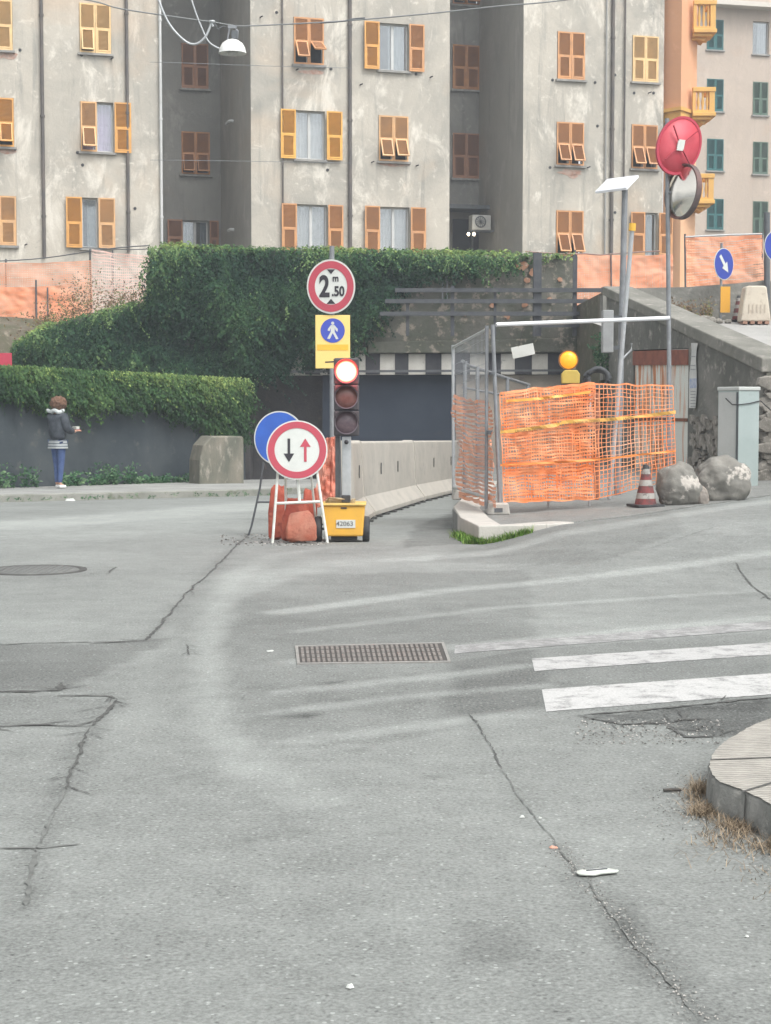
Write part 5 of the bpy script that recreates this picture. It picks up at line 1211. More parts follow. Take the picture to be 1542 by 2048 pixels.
# orange bands in the net and yellow tape
def tape(name, label, pts, wd, m, txt=None, tw=0, cat='tape'):
    P = smooth_line([Pf(x, y)+Vector((0, -.05, 0)) for x, y in pts], 8); mb = MB(); vs = []
    for i, p in enumerate(P):
        ws = wd*(1-tw*.7*max(0, N3(i*.23, 5))*1.5); c_ = .02*N3(i*.3, 8); vs += [p+Vector((0, c_, ws/2)), p+Vector((0, -c_, -ws/2))]
    mb.add(vs, [(2*i, 2*i+1, 2*i+3, 2*i+2) for i in range(len(P)-1)]); root = empty(name, P[0], label, cat); mb.build('strip', m, root)
    if txt:
        for (x, y, tx, sz) in txt:
            p = Pf(x, y); nx_p = Pf(x+10, y-txt_s*10); ang = math.atan2((nx_p-p).z, (nx_p-p).x)
            text_mesh(tx, sz, frame(p+Vector((0, -.066, 0)), R(16), 0, -ang), 'lettering', mat('tape_ink', (.2, .12, .05), .7), root, 1.0, .0006, .0004)
txt_s = .09
tape('warning_tape', 'yellow tape printed LAVORI IN CORSO stretched across the front net', [(1000, 864), (1040, 860), (1110, 850), (1130, 844), (1200, 840), (1260, 835), (1350, 824)], .04, mat('tape_yellow', (.66, .38, .08), .6, (.55, .28, .07), 6), [(1058, 860, 'LAVORI IN CORSO', .04), (1172, 844, 'LAVORI IN CORSO', .038), (1255, 837, 'LAVORI', .036)], .5)
tape('warning_tape', 'twisted orange tape low across the front net', [(1000, 930), (1080, 926), (1180, 920), (1270, 910), (1350, 902)], .022, mat('tape_orange', (.75, .24, .05), .6), None, .3)
tape('warning_tape', 'short yellow tape near the top edge of the dense front net', [(1012, 802), (1070, 798), (1120, 792), (1180, 784)], .03, mat('tape_worn', (.8, .36, .07), .5), None, .3)
# warning lamp
c = at(1137, 720, 19.2); root = empty('warning_lamp', c-Vector((0, 0, .28)), 'round amber warning lamp on a yellow battery case above the orange net', 'warning lamp')
mb = MB(); M2 = T(*c) @ rot(R(90), 'X'); mb.lathe([(0, .05), (.05, .045), (.085, .025), (.1, 0), (.1, -.03), (.085, -.05), (0, -.055)], 36, M2); mb.build('lens', mat('amber_lens_on', (.85, .38, .02), .3, (.8, .33, .02), 30, emit=(1, .4, .02), es=.35), root)
mb = MB(); mb.ring(.1, .112, -.01, .05, 36, T(*c)); mb.build('bezel', mat('amber_dark', (.3, .12, .02), .5), root)
mb = MB(); mb.prism([(-.1, -.27), (.1, -.27), (.105, -.16), (.07, -.115), (-.07, -.115), (-.105, -.16)], -.04, .07, T(c.x+.025, c.y, c.z)); bc = mb.build('battery_case', mat('case_yellow', (.55, .42, .09), .6, (.48, .36, .08), 6), root, bevel=.01)
mb = MB(); mb.box(-.095, .1, -.045, .075, -.3, -.271, T(c.x+.025, c.y, c.z)); mb.build('case_foot', M_dark, root)
p0, p1 = at(1100, 790, 19.1), at(1160, 768, 19.2); zb_ = c.z-.31
root = empty('lamp_trestle', (c.x, 19.2, isz(c.x, 19.2)), 'bent grey tube trestle holding up the amber warning lamp', 'stand')
mb = MB(); mb.tube([(c.x-.22, 19.2, isz(c.x, 19.2)), (c.x-.22, 19.2, zb_-.06), (c.x-.18, 19.2, zb_-.01), (c.x+.2, 19.2, zb_-.0), (c.x+.25, 19.2, zb_-.05), (c.x+.25, 19.2, isz(c.x, 19.2))], .014, 8); mb.build('tube', M_galvl, root)
# white placard
c = at(1046, 702, 19.3); root = empty('placard', c, 'small blank white placard tilted above the orange net', 'placard')
mb = MB(); mb.box(-.13, .13, 0, .006, -.065, .065, frame(c, 0, 0, R(-12))); mb.build('plate', M_white, root, bevel=.003)
mb = MB(); mb.tube([c+Vector((-.05, 0, .05)), Vector((c.x-.05, c.y-.62, at(1036, 655, 18.6).z))], .003, 4); mb.tube([c+Vector((.1, 0, .09)), Vector((c.x+.1, c.y-.6, at(1060, 655, 18.6).z))], .003, 4); mb.build('tie', M_dark, root)
# inner stair handrail
root = empty('handrail', at(960, 900, 24), 'grey metal stair handrail sloping down inside the enclosure', 'handrail')
mb = MB(); mb.tube([at(925, 722, 23), at(935, 730, 23.3), at(1000, 752, 25), at(1058, 770, 26.5)], .025, 8); mb.tube([at(925, 775, 23.2), at(1058, 800, 26.5)], .018, 8); mb.build('rail', M_galv, root)
for (x, y, Yp) in [(930, 722, 23.1), (955, 734, 23.6), (1015, 756, 25.3), (1055, 768, 26.4)]:
    a_ = at(x, y, Yp); mb = MB(); mb.tube([a_, (a_.x, Yp, isz(a_.x, Yp)-.1)], .028, 8); mb.build('post', M_galv, root)
# tyre-like black ring
c = at(1196, 757, 20.2); root = empty('black_pipe_coil', c, 'coil of thick black pipe hanging behind the orange net beside the poles', 'pipe coil')
mb = MB()
for k_ in range(3):
    P = [c+Vector((math.cos(a_)*(.12+.015*k_), .04*k_, math.sin(a_)*(.12-.01*k_))) for a_ in np.linspace(0, 2*math.pi, 25)]; mb.tube(P, .03, 8, caps=False)
mb.build('coil', mat('pipe_black', (.05, .055, .06), .6), root)
mb = MB(); mb.tube([c+Vector((.0, .02, -.13)), (c.x, c.y+.02, isz(c.x, c.y))], .03, 8); mb.build('post', mat('rusty_post', (.3, .12, .07), .8), root)

# ================================================================== POLES, MIRRORS, SOLAR PANEL
Ym = 19.3; xb = at(1341, 960, Ym).x; xtp = at(1334, 240, Ym).x
root = empty('mirror_pole', (xb, Ym, isz(xb, Ym)), 'tall slim galvanised pole carrying two traffic mirrors', 'pole')
mb = MB(); mb.tube([(xb, Ym, isz(xb, Ym)), (xtp, Ym, at(1334, 237, Ym).z)], .026, 12); mb.build('pole', M_galv, root)
c = at(1356, 292, Ym-.1)
root = empty('traffic_mirror', c, 'upper traffic mirror seen from behind with a ribbed red back', 'mirror', 'traffic mirrors on the tall pole')
Fm = frame(c, R(20), R(0), R(28)) @ Matrix.Diagonal((.83, 1, 1.07, 1)); rr = .32
mb = MB(); mb.lathe([(0, -.05), (rr*.5, -.045), (rr*.9, -.015), (rr, .02), (rr*1.0, .03), (0, .03)], 48, Fm @ rot(R(-90), 'X') @ rot(R(180), 'X')); bk = mb.build('back_shell', mat('mirror_red', (.50, .05, .075), .5, (.58, .09, .115), 4), root)
mb = MB(); mb.ring(rr*.93, rr*1.02, -.035, .0, 48, Fm); mb.build('rim', mat('mirror_red_dark', (.4, .03, .06), .5), root)
mb = MB()
for k_ in range(4): mb.box(.04, rr*.86, -.062, -.04, -.004, .004, Fm @ rot(k_*math.pi/2+.5, 'Y') @ rot(R(-7), 'Z'))
mb.build('rib', mat('mirror_rib', (.33, .03, .05), .5), root)
mb = MB(); mb.box(-.05, .05, -.07, -.052, -.06, .06, Fm @ rot(R(-20), 'Y')); mb.build('bracket_plate', M_white, root)
mb = MB(); mb.tube([Fm @ Vector((0, -.06, 0)), (at(1334, 290, Ym).x, Ym, c.z)], .018, 8); mb.build('arm', M_galv, root)
c = at(1364, 383, Ym-.12)
root = empty('traffic_mirror', c, 'lower oval looking convex traffic mirror facing the side road', 'mirror', 'traffic mirrors on the tall pole')
Fm = frame(c, R(-60), R(-4), R(14)) @ Matrix.Diagonal((.95, 1, 1.05, 1)); rr = .3
mb = MB(); mb.lathe([(0, .07), (rr*.35, .06), (rr*.7, .035), (rr*.93, 0)], 48, Fm @ rot(R(90), 'X')); mb.build('mirror_face', mat('mirror_glass', (.82, .78, .70), .16, metal=1), root)  # beige of a reflected building is put into the mirror colour
mb = MB(); mb.ring(rr*.935, rr*1.0, -.02, .05, 48, Fm); mb.build('rim', mat('mirror_rim', (.07, .07, .07), .5, (.16, .08, .07), 3), root)
mb = MB(); mb.lathe([(0, .1), (rr*.6, .09), (rr, .05)], 40, Fm @ rot(R(-90), 'X')); mb.build('back_shell', M_dgrey, root)
mb = MB(); mb.tube([Fm @ Vector((0, .08, 0)), (at(1334, 383, Ym).x, Ym, c.z)], .018, 8); mb.build('arm', M_galv, root)
# solar panel pole
Yq = 21.0; x0, x1 = at(1240, 760, Yq).x, at(1250, 385, Yq).x
root = empty('solar_pole', (x0-.02, Yq, isz(x0, Yq)), 'grey steel pole topped by a tilted white solar panel', 'pole')
mb = MB(); mb.tube([(x0-.02, Yq, isz(x0, Yq)), (x1, Yq, at(1250, 378, Yq).z)], .043, 14, .036); mb.build('pole', M_galv, root)
c = at(1234, 369, Yq-.0)
mb = MB(); Fm = frame(c, R(-30), R(27), R(-3)); pn_ = mb.box(-.21, .21, -.22, .22, -.012, .016, Fm); pn_ = mb.build('solar_panel', mat('panel_frame', (.75, .77, .8), .35), root)
mb = MB(); mb.box(-.2, .2, -.21, .21, .0165, .02, Fm); mb.build('panel_face', mat('panel_glass', (.72, .74, .78), .12, coat=1), pn_)
mb = MB(); mb.tube([(x1, Yq, c.z-.12), Fm @ Vector((.05, 0, -.012))], .02, 8); mb.build('bracket', M_dgrey, root)
mb = MB(); a_, b_ = at(1204, 690, Yq-.15), at(1226, 620, Yq-.15); mb.box(a_.x, b_.x, Yq-.22, Yq-.06, at(1204, 706, Yq).z, at(1204, 622, Yq).z); mb.build('control_box', mat('box_grey', (.34, .355, .36), .6, (.26, .27, .27), 5), root, bevel=.01)
mb = MB(); mb.box(a_.x+.04, x0, Yq-.13, Yq-.1, at(1204, 640, Yq).z, at(1204, 632, Yq).z); mb.box(a_.x+.04, x0, Yq-.13, Yq-.1, at(1204, 700, Yq).z, at(1204, 692, Yq).z); mb.build('box_clamp', M_dgrey, root)
# capped pole
Yq = 20.2; a_ = at(1240, 745, Yq); b_ = at(1264, 462, Yq); d_ = (b_-a_); t_ = (isz(a_.x, Yq)-a_.z)/d_.z; ft = a_+d_*t_
root = empty('capped_pole', ft, 'slim leaning grey pole with a yellow cap beside the solar pole', 'pole')
mb = MB(); mb.tube([ft, b_], .027, 12); mb.build('pole', M_galvl, root); mb = MB(); mb.tube([b_, b_+d_.normalized()*.09], .042, 14); mb.build('cap', M_yel, root)
mb = MB(); e = at(1263, 700, Yq); mb.tube([at(1245, 718, Yq), e, e+Vector((0, 0, .08))], .013, 8); mb.build('branch', M_galvl, root)
# ================================================================== ISLAND THINGS
def rock(name, label, c, s, m, seed, cat='boulder'):
    me = bpy.data.meshes.new(name); import bmesh; bm = bmesh.new(); bmesh.ops.create_icosphere(bm, subdivisions=5, radius=1)
    for v in bm.verts:
        p = v.co.copy(); d = 1+.2*noise.noise(p*1.2+Vector((seed, 0, 0)))+.11*noise.noise(p*2.6+Vector((seed, 5, 0)))-.07*abs(noise.noise(p*4+Vector((seed, 7, 2))))+.025*noise.noise(p*11+Vector((seed, 0, 9)))
        v.co = Vector((p.x*s[0]*d, p.y*s[1]*d, max(-s[2]*.86, p.z*s[2]*d)))
    bm.to_mesh(me); bm.free(); me.polygons.foreach_set('use_smooth', [True]*len(me.polygons)); me.materials.append(m)
    o = bpy.data.objects.new(name, me); scene.collection.objects.link(o); o.location = c; return tag(o, label, cat, 'big stones in front of the ramp wall')
M_rk = mat('boulder_stone', (.235, .225, .20), .9, (.13, .128, .115), 2.6, (.44, .41, .37), 3.4, bump=1, bscale=7, lo3=.55, hi3=.6)
c = at(1352, 962, 20.7); c = at(1357, 962, 18.75); rock('boulder', 'smaller lumpy boulder next to the traffic cone', (c.x, 18.75, isz(c.x, 18.75)+.2), (.25, .2, .27), M_rk, 3)
c = at(1440, 962, 19.3); rock('boulder', 'larger rounded boulder in front of the grey utility cabinet', (c.x, 19.3, isz(c.x, 19.3)+.2), (.33, .29, .29), M_rk, 8)
c = at(1397, 985, 18.75); rock('boulder', 'low brownish stone wedged between the two bigger boulders', (c.x, 18.75, isz(c.x, 18.75)+.07), (.12, .13, .13), mat('boulder_brown', (.27, .235, .2), .9, (.2, .18, .16), 3, bump=.9, bscale=9), 5)
def cone(label, x, Yk, zb, h, dark=True, grp='red and white traffic cones', tint=0):
    root = empty('traffic_cone', (x, Yk, zb), label, 'traffic cone', grp); Mc = T(x, Yk, zb); r0, r1 = .15*h/.55, .035*h/.55
    mr, mw = mat('cone_red', (.22, .05, .048), .75, (.12, .04, .04), 9, (.07, .045, .045), 14, lo3=.5, hi3=.65), mat('cone_white', (.36, .35, .32), .7, (.25, .24, .22), 9, (.14, .12, .11), 14, lo3=.56, hi3=.66)
    prof_ = lambda t: r0+(r1-r0)*t
    tt = [(.06, .28, mw if tint else mr), (.28, .46, mr if not tint else mr), (.46, .62, mw), (.62, .76, mr), (.76, .9, mw), (.9, 1, mr)]
    tt = [(.06, .2, mr), (.2, .33, mw), (.33, .5, mr), (.5, .64, mw), (.64, .78, mr), (.78, .9, mw), (.9, 1, M_rub)]
    for a1, b1, m in tt:
        mb = MB(); mb.lathe([(prof_(a1), a1*h), (prof_(b1), b1*h)], 24, Mc); mb.build('band', m, root)
    mb = MB(); s = r0*1.25; mb.box(-s, s, -s, s, .002, .03, Mc @ rot(.3, 'Z')); mb.lathe([(prof_(1), h), (0, h)], 24, Mc); mb.lathe([(r0*1.05, .03), (prof_(.06), .06*h)], 24, Mc); mb.build('foot', M_rub, root, bevel=.006)
c = at(1291, 1010, 18.6); cone('dirty red and white traffic cone standing beside the boulders', c.x, 18.6, isz(c.x, 18.6), .47)
c = at(1477, 641, 32.8); cone('small distant traffic cone on the ramp beside the plastic barrier', c.x, 32.8, pz(32.8), .5)
# cabinet
x0, x1 = at(1447, 800, 21.6).x, at(1523, 800, 21.6).x; gcb = isz(4.5, 21.6)-.05; hz = at(1480, 775, 21.6).z
root = empty('utility_cabinet', (x0, 21.6, gcb), 'tall pale grey utility cabinet standing against the ramp wall', 'cabinet')
M_cab = mat('cabinet_grey', (.36, .42, .41), .5, (.31, .37, .36), 2, (.24, .28, .27), 7, lo3=.65, hi3=.8); M_cab2 = mat('cabinet_pale', (.52, .54, .52), .5, (.44, .46, .44), 2, (.3, .3, .28), 8, lo3=.62, hi3=.8)
cw_ = x1-x0; xm = x0+cw_*.38; Mc = Matrix.Identity(4)
K = [Vector((x0, 21.95, 0)), Vector((xm, 21.55, 0)), Vector((x1, 21.72, 0)), Vector((x0+cw_*.62, 22.12, 0))]
mb = MB(); mb.hexa([k_+Vector((0, 0, gcb)) for k_ in K], [k_+Vector((0, 0, hz-.04)) for k_ in K]); bd = mb.build('body', M_cab, root, bevel=.006)
cc_ = sum(K, Vector())/4; K2 = [cc_+(k_-cc_)*1.06 for k_ in K]; mb = MB(); mb.hexa([k_+Vector((0, 0, hz-.039)) for k_ in K2], [k_+Vector((0, 0, hz+.01)) for k_ in K2]); mb.build('roof_cap', M_cab2, root, bevel=.01)
mb = MB(); e1 = (K[1]-K[0]); n1 = Vector((e1.y, -e1.x, 0)).normalized(); q = [K[0]+e1*.04+n1*.004, K[0]+e1*.88+n1*.004]; mb.add([(*q[0][:2], gcb+.02), (*q[1][:2], gcb+.02), (*q[1][:2], hz-.06), (*q[0][:2], hz-.06)], [(0, 1, 2, 3)]); mb.build('door', M_cab2, root)
mb = MB(); q = [K[0]+e1*.91+n1*.006, K[0]+e1*1.0+n1*.006]; mb.add([(*q[0][:2], gcb+.02), (*q[1][:2], gcb+.02), (*q[1][:2], hz-.06), (*q[0][:2], hz-.06)], [(0, 1, 2, 3)]); q = K[0]+e1*.72+n1*.02; mb.tube([(q.x, q.y, gcb+.25), (q.x, q.y, gcb+.42)], .012, 6); mb.build('door_seam', M_dgrey, root)
mb = MB(); zz_ = hz-.22; mb.tube([K[0]+e1*.4+n1*.01+Vector((0, 0, zz_+.08)), K[0]+e1*.75+n1*.02+Vector((0, 0, zz_)), K[1]+Vector((0, -.012, zz_+.0)), K[1].lerp(K[2], .5)+Vector((0, -.015, zz_+.015)), K[2]+Vector((.01, -.01, zz_+.05)), K[2]+Vector((.25, .3, zz_-.1))], .007, 6); mb.build('tied_cable', M_dark, root)
# long leaflet banner on the ramp wall
root = empty('wall_banner', rwp(.6, 1.2, .03), 'narrow tattered white banner with faded blue print on the ramp wall', 'banner')
mb = MB(); tq = .625; vs = []
ylist = [(686, 1382, 1396), (700, 1383, 1393), (720, 1382, 1392), (745, 1379, 1393), (770, 1378, 1394), (790, 1378, 1393), (816, 1378, 1391)]
def wall_hit(px, py, off=.03):
    rr_ = ray(px, py); c0 = Vector((0, 0, CAMH)); p0 = rwp(0, 0, off); t = (p0-c0).dot(nr)/rr_.dot(nr); return c0+rr_*t
for y, a, b in ylist: vs += [wall_hit(a, y), wall_hit(b, y)]
mb.add(vs, [(2*i, 2*i+2, 2*i+3, 2*i+1) for i in range(len(ylist)-1)]); mb.build('cloth', mat('banner_white', (.6, .6, .57), .7, (.48, .49, .48), 5), root)
mb = MB(); vs = [wall_hit(1379, 757, .034), wall_hit(1393, 757, .034), wall_hit(1393, 775, .034), wall_hit(1379, 777, .034)]; mb.add(vs, [(0, 3, 2, 1)])
mb.build('blue_print', mat('faded_blue', (.2, .28, .5), .7, (.5, .52, .55), 14), root)
for y in list(range(782, 814, 6))+[738, 730, 712]: mb = MB(); mb.add([wall_hit(1381, y, .034), wall_hit(1391, y, .034), wall_hit(1391, y+2, .034), wall_hit(1381, y+2, .034)], [(0, 3, 2, 1)]); mb.build('printed_line', mat('print_grey', (.3, .31, .32), .8), root)

# ================================================================== UPPER RIGHT THINGS
Yu = 32.6; c = at(1448, 528, Yu); xg = at(1450, 0, Yu).x
root = empty('arrow_sign', (xg, Yu, pz(Yu)), 'blue round sign with white diagonal arrow above a yellow marker on the ramp', 'road sign')
Fm = frame(c, R(0)) @ Matrix.Diagonal((.73, 1, 1.02, 1)); Fm = frame(c, R(40)) @ Matrix.Diagonal((.97, 1, 1.02, 1))
mb = MB(); mb.disc(.3, 0, .012, 40, Fm); dsc = mb.build('sign_plate', M_white, root)
mb = MB(); mb.disc(.288, -.003, -.0005, 40, Fm); mb.build('blue_face', M_blued, dsc)
mb = MB(); mb.prism([(-.035, .2), (.035, .2), (.035, -.02), (.1, -.02), (0, -.2), (-.1, -.02), (-.035, -.02)][::-1], -.008, -.004, Fm @ rot(R(-40), 'Y')); mb.build('white_arrow', M_white, dsc)
mb = MB(); mb.tube([(xg, Yu+.03, pz(Yu)), (xg, Yu+.03, at(1450, 486, Yu).z)], .025, 10); mb.build('pole', M_galv, root)
a_, b_ = at(1441, 625, Yu-.03), at(1461, 573, Yu-.03); mb = MB(); mb.box(a_.x, b_.x, Yu-.02, Yu-.003, a_.z, b_.z); mb.build('yellow_marker', mat('marker_yellow', (.66, .33, .03), .5), root)
root = empty('blue_sign', (at(1545, 0, 31).x, 31, pz(31)), 'half visible blue round sign cut off by the right edge of the photo', 'road sign')
c = at(1552, 492, 31); mb = MB(); mb.disc(.28, 0, .012, 40, frame(c, R(30))); dsc = mb.build('sign_plate', M_white, root); mb = MB(); mb.disc(.27, -.003, -.0005, 40, frame(c, R(30))); mb.build('blue_face', M_blued, dsc)
mb = MB(); mb.tube([(c.x, 31.05, pz(31)), (c.x, 31.05, c.z+.3)], .025, 10); mb.build('pole', M_galv, root)
root = empty('lamp_post', at(1534, 640, 33.3), 'dark grey post rising at the right edge beside the net panel', 'post')
mb = MB(); mb.tube([at(1534, 600, 33.0), at(1534, 425, 33.0)], .06, 12); mb.build('pole', M_dgrey, root)
# plastic barrier
xa, xb_ = at(1486, 0, 32.3).x, at(1545, 0, 32.3).x
root = empty('plastic_barrier', (xa, 32.3, pz(32.3)), 'cream coloured plastic water barrier on the ramp', 'barrier')
M_pb = mat('cream_barrier', (.58, .52, .42), .6, (.5, .44, .36), 3, (.4, .33, .26), 9)
mb = MB(); z0 = pz(32.3)
mb.prism([(xa, z0+.04), (xa+.04, z0+.35), (xa+.09, z0+.68), (xa+.12, z0+.72), (xb_-.1, z0+.72), (xb_-.07, z0+.68), (xb_+.02, z0+.04)], 32.1, 32.5); mb.build('body', M_pb, root, bevel=.03)
mb = MB()
for k_ in range(4): mb = MB(); mb.box(xa+.04+k_*.14, xa+.12+k_*.14, 32.07, 32.53, z0-.01, z0+.04); mb.build('foot', mat('barrier_foot', (.3, .17, .12), .8), root)
mb = MB()
for k_ in range(5): mb.box(xa+.14+k_*.075, xa+.165+k_*.075, 32.09, 32.099, z0+.2, z0+.36)
mb.build('moulded_rib', mat('cream_rib', (.42, .36, .29), .7), root)
for i, (px, py, s_, lb) in enumerate([(1424, 634, .09, 'round grey stone at the foot of the blue arrow sign'), (1437, 637, .07, 'small pale stone right beside the yellow marker'), (1412, 632, .11, 'darker stone among the weeds left of the arrow sign'), (1456, 640, .06, 'tiny stone between the arrow sign and the distant cone')]):
    c = at(px, py, 32.4); o = rock('stone', lb, (c.x, 32.4, pz(32.4)+s_*.6), (s_*1.2, s_, s_*.8), mat('loose_stone', (.3, .28, .24), .9, (.18, .17, .15), 6), i*3.1, 'stone'); o['group'] = 'loose stones on the ramp'

# ================================================================== ROAD FURNITURE: grate, manhole, litter
root = empty('drain_grate', G(745, 1308), 'rusty rectangular cast iron drain cover set in the asphalt', 'drain cover')
q = [G(590, 1292, .005), G(888, 1285, .005), G(902, 1324, .005), G(594, 1328, .005)]
M_rustg = mat('cast_iron', (.15, .145, .135), .8, (.19, .165, .15), 9, (.28, .275, .26), 26)
c = sum(q, Vector())/4
def bil(u, v, z): p = (q[3]*(1-u)+q[2]*u)*(1-v)+(q[0]*(1-u)+q[1]*u)*v; return Vector((p.x, p.y, z))
mb = MB()
for (u0, u1, v0, v1) in [(0, 1, 0, .045), (0, 1, .955, 1), (0, .02, .045, .955), (.98, 1, .045, .955)]: mb.hexa([bil(u0, v0, -.01), bil(u1, v0, -.01), bil(u1, v1, -.01), bil(u0, v1, -.01)], [bil(u0, v0, .008), bil(u1, v0, .008), bil(u1, v1, .008), bil(u0, v1, .008)])
mb.build('frame', mat('iron_frame', (.2, .2, .19), .7, (.28, .27, .25), 20), root)
mb = MB(); mb.hexa([bil(.022, .05, -.01), bil(.978, .05, -.01), bil(.978, .95, -.01), bil(.022, .95, -.01)], [bil(.022, .05, .0055), bil(.978, .05, .0055), bil(.978, .95, .0055), bil(.022, .95, .0055)]); mb.build('plate', mat('iron_deep', (.06, .056, .052), .9), root)
mb = MB()
nb = 28
for i in range(nb):
    u = .035+.93*i/nb; du = .93/nb*.55
    for j in range(4):
        v0 = .07+.22*j; mb.hexa([bil(u, v0, .003), bil(u+du, v0, .003), bil(u+du, v0+.18, .003), bil(u, v0+.18, .003)], [bil(u, v0, .010), bil(u+du, v0, .010), bil(u+du, v0+.18, .010), bil(u, v0+.18, .010)])
mb.build('raised_ribs', M_rustg, root)
c = G(70, 1141); root = empty('manhole_cover', c, 'round worn manhole cover in the road at the left', 'manhole cover')
mb = MB(); Mz = T(c.x, c.y, 0); r_ = .42
mb.lathe([(r_*.86, .004), (r_*.9, .009), (r_, .009), (r_, -.01)], 48, Mz @ Matrix.Diagonal((1, 1.0, 1, 1))); mb.build('ring', mat('iron_ring', (.05, .05, .048), .8, (.08, .08, .075), 9), root)
mb = MB(); mb.lathe([(0, .008), (r_*.84, .008), (r_*.84, -.01)], 48, Mz); cv = mb.build('cover', mat('iron_cover', (.13, .135, .13), .85, (.17, .175, .168), 6), root)
mb = MB()
for i in range(-6, 7):
    for j in range(-6, 7):
        if math.hypot(i, j)*.055 < .33: mb.box(-.016, .016, -.016, .016, .006, .013, Mz @ T(i*.055, j*.055, 0))
mb.build('stud', mat('stud_grey', (.15, .155, .15), .8), cv)
mb = MB(); ribbon(mb, [(c.x+.3, c.y+.25), (c.x+.62, c.y+.25), (c.x+.64, c.y-.25), (c.x+.5, c.y-.3)], .016, .004, taper=False); tag(mb.build('manhole_patch_edge', M_crack), kind='structure')
# litter: squashed white plastic cup/bottle
c = G(1195, 1750); root = empty('crushed_bottle', c, 'flattened white plastic bottle lying on the asphalt in the foreground', 'litter')
mb = MB(); n = 20; vs = []
pr = [(-.062, .003), (-.058, .012), (-.045, .016), (-.02, .0175), (.01, .016), (.035, .015), (.05, .011), (.057, .007), (.062, .006)]
for i, (x, r_) in enumerate(pr):
    for k_ in range(n): a_ = 2*math.pi*k_/n; vs.append((x, math.cos(a_)*r_*1.25+.004*math.sin(x*90), .007+math.sin(a_)*r_*.45*(1+.5*N3(x*60, a_))+.001))
mb.add(vs, [(i*n+k_, i*n+(k_+1) % n, (i+1)*n+(k_+1) % n, (i+1)*n+k_) for i in range(len(pr)-1) for k_ in range(n)]+[tuple(range(n)), tuple(range(8*n+n-1, 8*n-1, -1))], T(c.x, c.y, .001) @ rot(R(16), 'Z'), True)
mb.build('bottle', mat('milky_plastic', (.62, .65, .6), .35, (.45, .48, .44), 40), root)
mb = MB(); mb.box(-.035, .03, -.004, .004, .0135, .0165, T(c.x, c.y, .001) @ rot(R(20), 'Z')); mb.build('crease', M_dgrey, root)
def scrap(name, label, px, py, w_, d_, m, h=.004, yaw=0, cat='litter', grp='small litter scattered on the asphalt'):
    p = G(px, py); n = 9; P = [(math.cos(k_*6.283/n)*w_*(.7+.5*random.random()), math.sin(k_*6.283/n)*d_*(.7+.5*random.random())) for k_ in range(n)]
    mb = MB(); mb.add([(x, y, .002+random.random()*h*.3) for x, y in P]+[(x*.6, y*.6, h+random.random()*h) for x, y in P], [(i, (i+1) % n, (i+1) % n+n, i+n) for i in range(n)]+[tuple(range(n, 2*n))], T(p.x, p.y, 0) @ rot(yaw, 'Z')); return tag(mb.build(name, m), label, cat, grp)
scrap('paper_scrap', 'tiny white scrap nearest the bottom centre of the road', 699, 1977, .010, .007, M_white, .006)
scrap('paper_scrap', 'white chip left of the pair above the crack', 1044, 1636, .010, .007, M_white, .005)
scrap('paper_scrap', 'white chip right of the pair above the crack', 1080, 1638, .006, .005, M_white, .004)
scrap('leaf_litter', 'pinkish dead leaf beside the long crack', 1107, 1697, .013, .012, mat('pink_leaf', (.55, .3, .22), .8), .005)
scrap('paper_scrap', 'small white flake left of the drain cover', 541, 1303, .022, .03, M_white, .004)
scrap('paper_scrap', 'white speck in the lower right near the dark stain', 1493, 1875, .006, .005, M_white, .004)
scrap('paper_scrap', 'white wrapper in the gutter near the pedestrian', 140, 1002, .09, .05, M_white, .02)
p = G(1343, 1585); root = tag(MB().tube([p+Vector((-.028, 0, .008)), p+Vector((.0, .004, .009)), p+Vector((.035, .006, .008))], .006, 6).build('stick', mat('stick_dark', (.06, .055, .05), .8)), 'short dark stick beside the near pavement corner', 'stick')
# gravel crumbs along cracks and kerb
V = []; tn = []
def crumb(x, y, s):
    z = gz(x, y)+.003; a_ = random.random()*6.28; u = Vector((math.cos(a_), math.sin(a_), 0))*s; v = Vector((-u.y, u.x, 0))*.8; p = Vector((x, y, z)); t_ = Vector((0, 0, s*.8)); c = random.random()
    V.extend([[p-u-v, p+u-v, p+u*.5-v*.5+t_, p-u*.5-v*.4+t_], [p+u-v, p+u+v, p+u*.5+v*.5+t_, p+u*.5-v*.5+t_], [p-u*.5-v*.4+t_, p+u*.5-v*.5+t_, p+u*.5+v*.5+t_, p-u*.5+v*.5+t_], [p-u+v, p-u-v, p-u*.5-v*.4+t_, p-u*.5+v*.5+t_]]); tn.extend([c]*4)
for i in range(900):
    idx = random.randint(len(PCs)//3, len(PCs)-1); p = PCs[idx]; r_ = abs(random.gauss(0, .1)); crumb(p.x-.03-r_, p.y-r_*.6+random.gauss(0, .05), random.uniform(.001, .0035))
for i in range(700):
    t_ = random.random(); a_ = G(1110, 1690); b_ = G(1400, 2040); crumb(a_.x+(b_.x-a_.x)*t_+random.gauss(0, .02), a_.y+(b_.y-a_.y)*t_+random.gauss(0, .03), random.uniform(.001, .003))
for i in range(500):
    p = G(random.uniform(1150, 1450), random.uniform(1440, 1490)); crumb(p.x, p.y, random.uniform(.002, .005))
for i in range(300):
    p = G(random.uniform(440, 660), random.uniform(1062, 1092)); crumb(p.x, p.y, random.uniform(.004, .012))
o = quads('gravel', np.array([[tuple(q_) for q_ in v] for v in V]), ramp_mat('gravel_grit', [(0, (.08, .08, .075)), (.6, (.24, .235, .22)), (1, (.5, .48, .45))], .9), np.array(tn)); tag(o, 'loose grit scattered along cracks and the near kerb', 'grit', None, 'stuff')

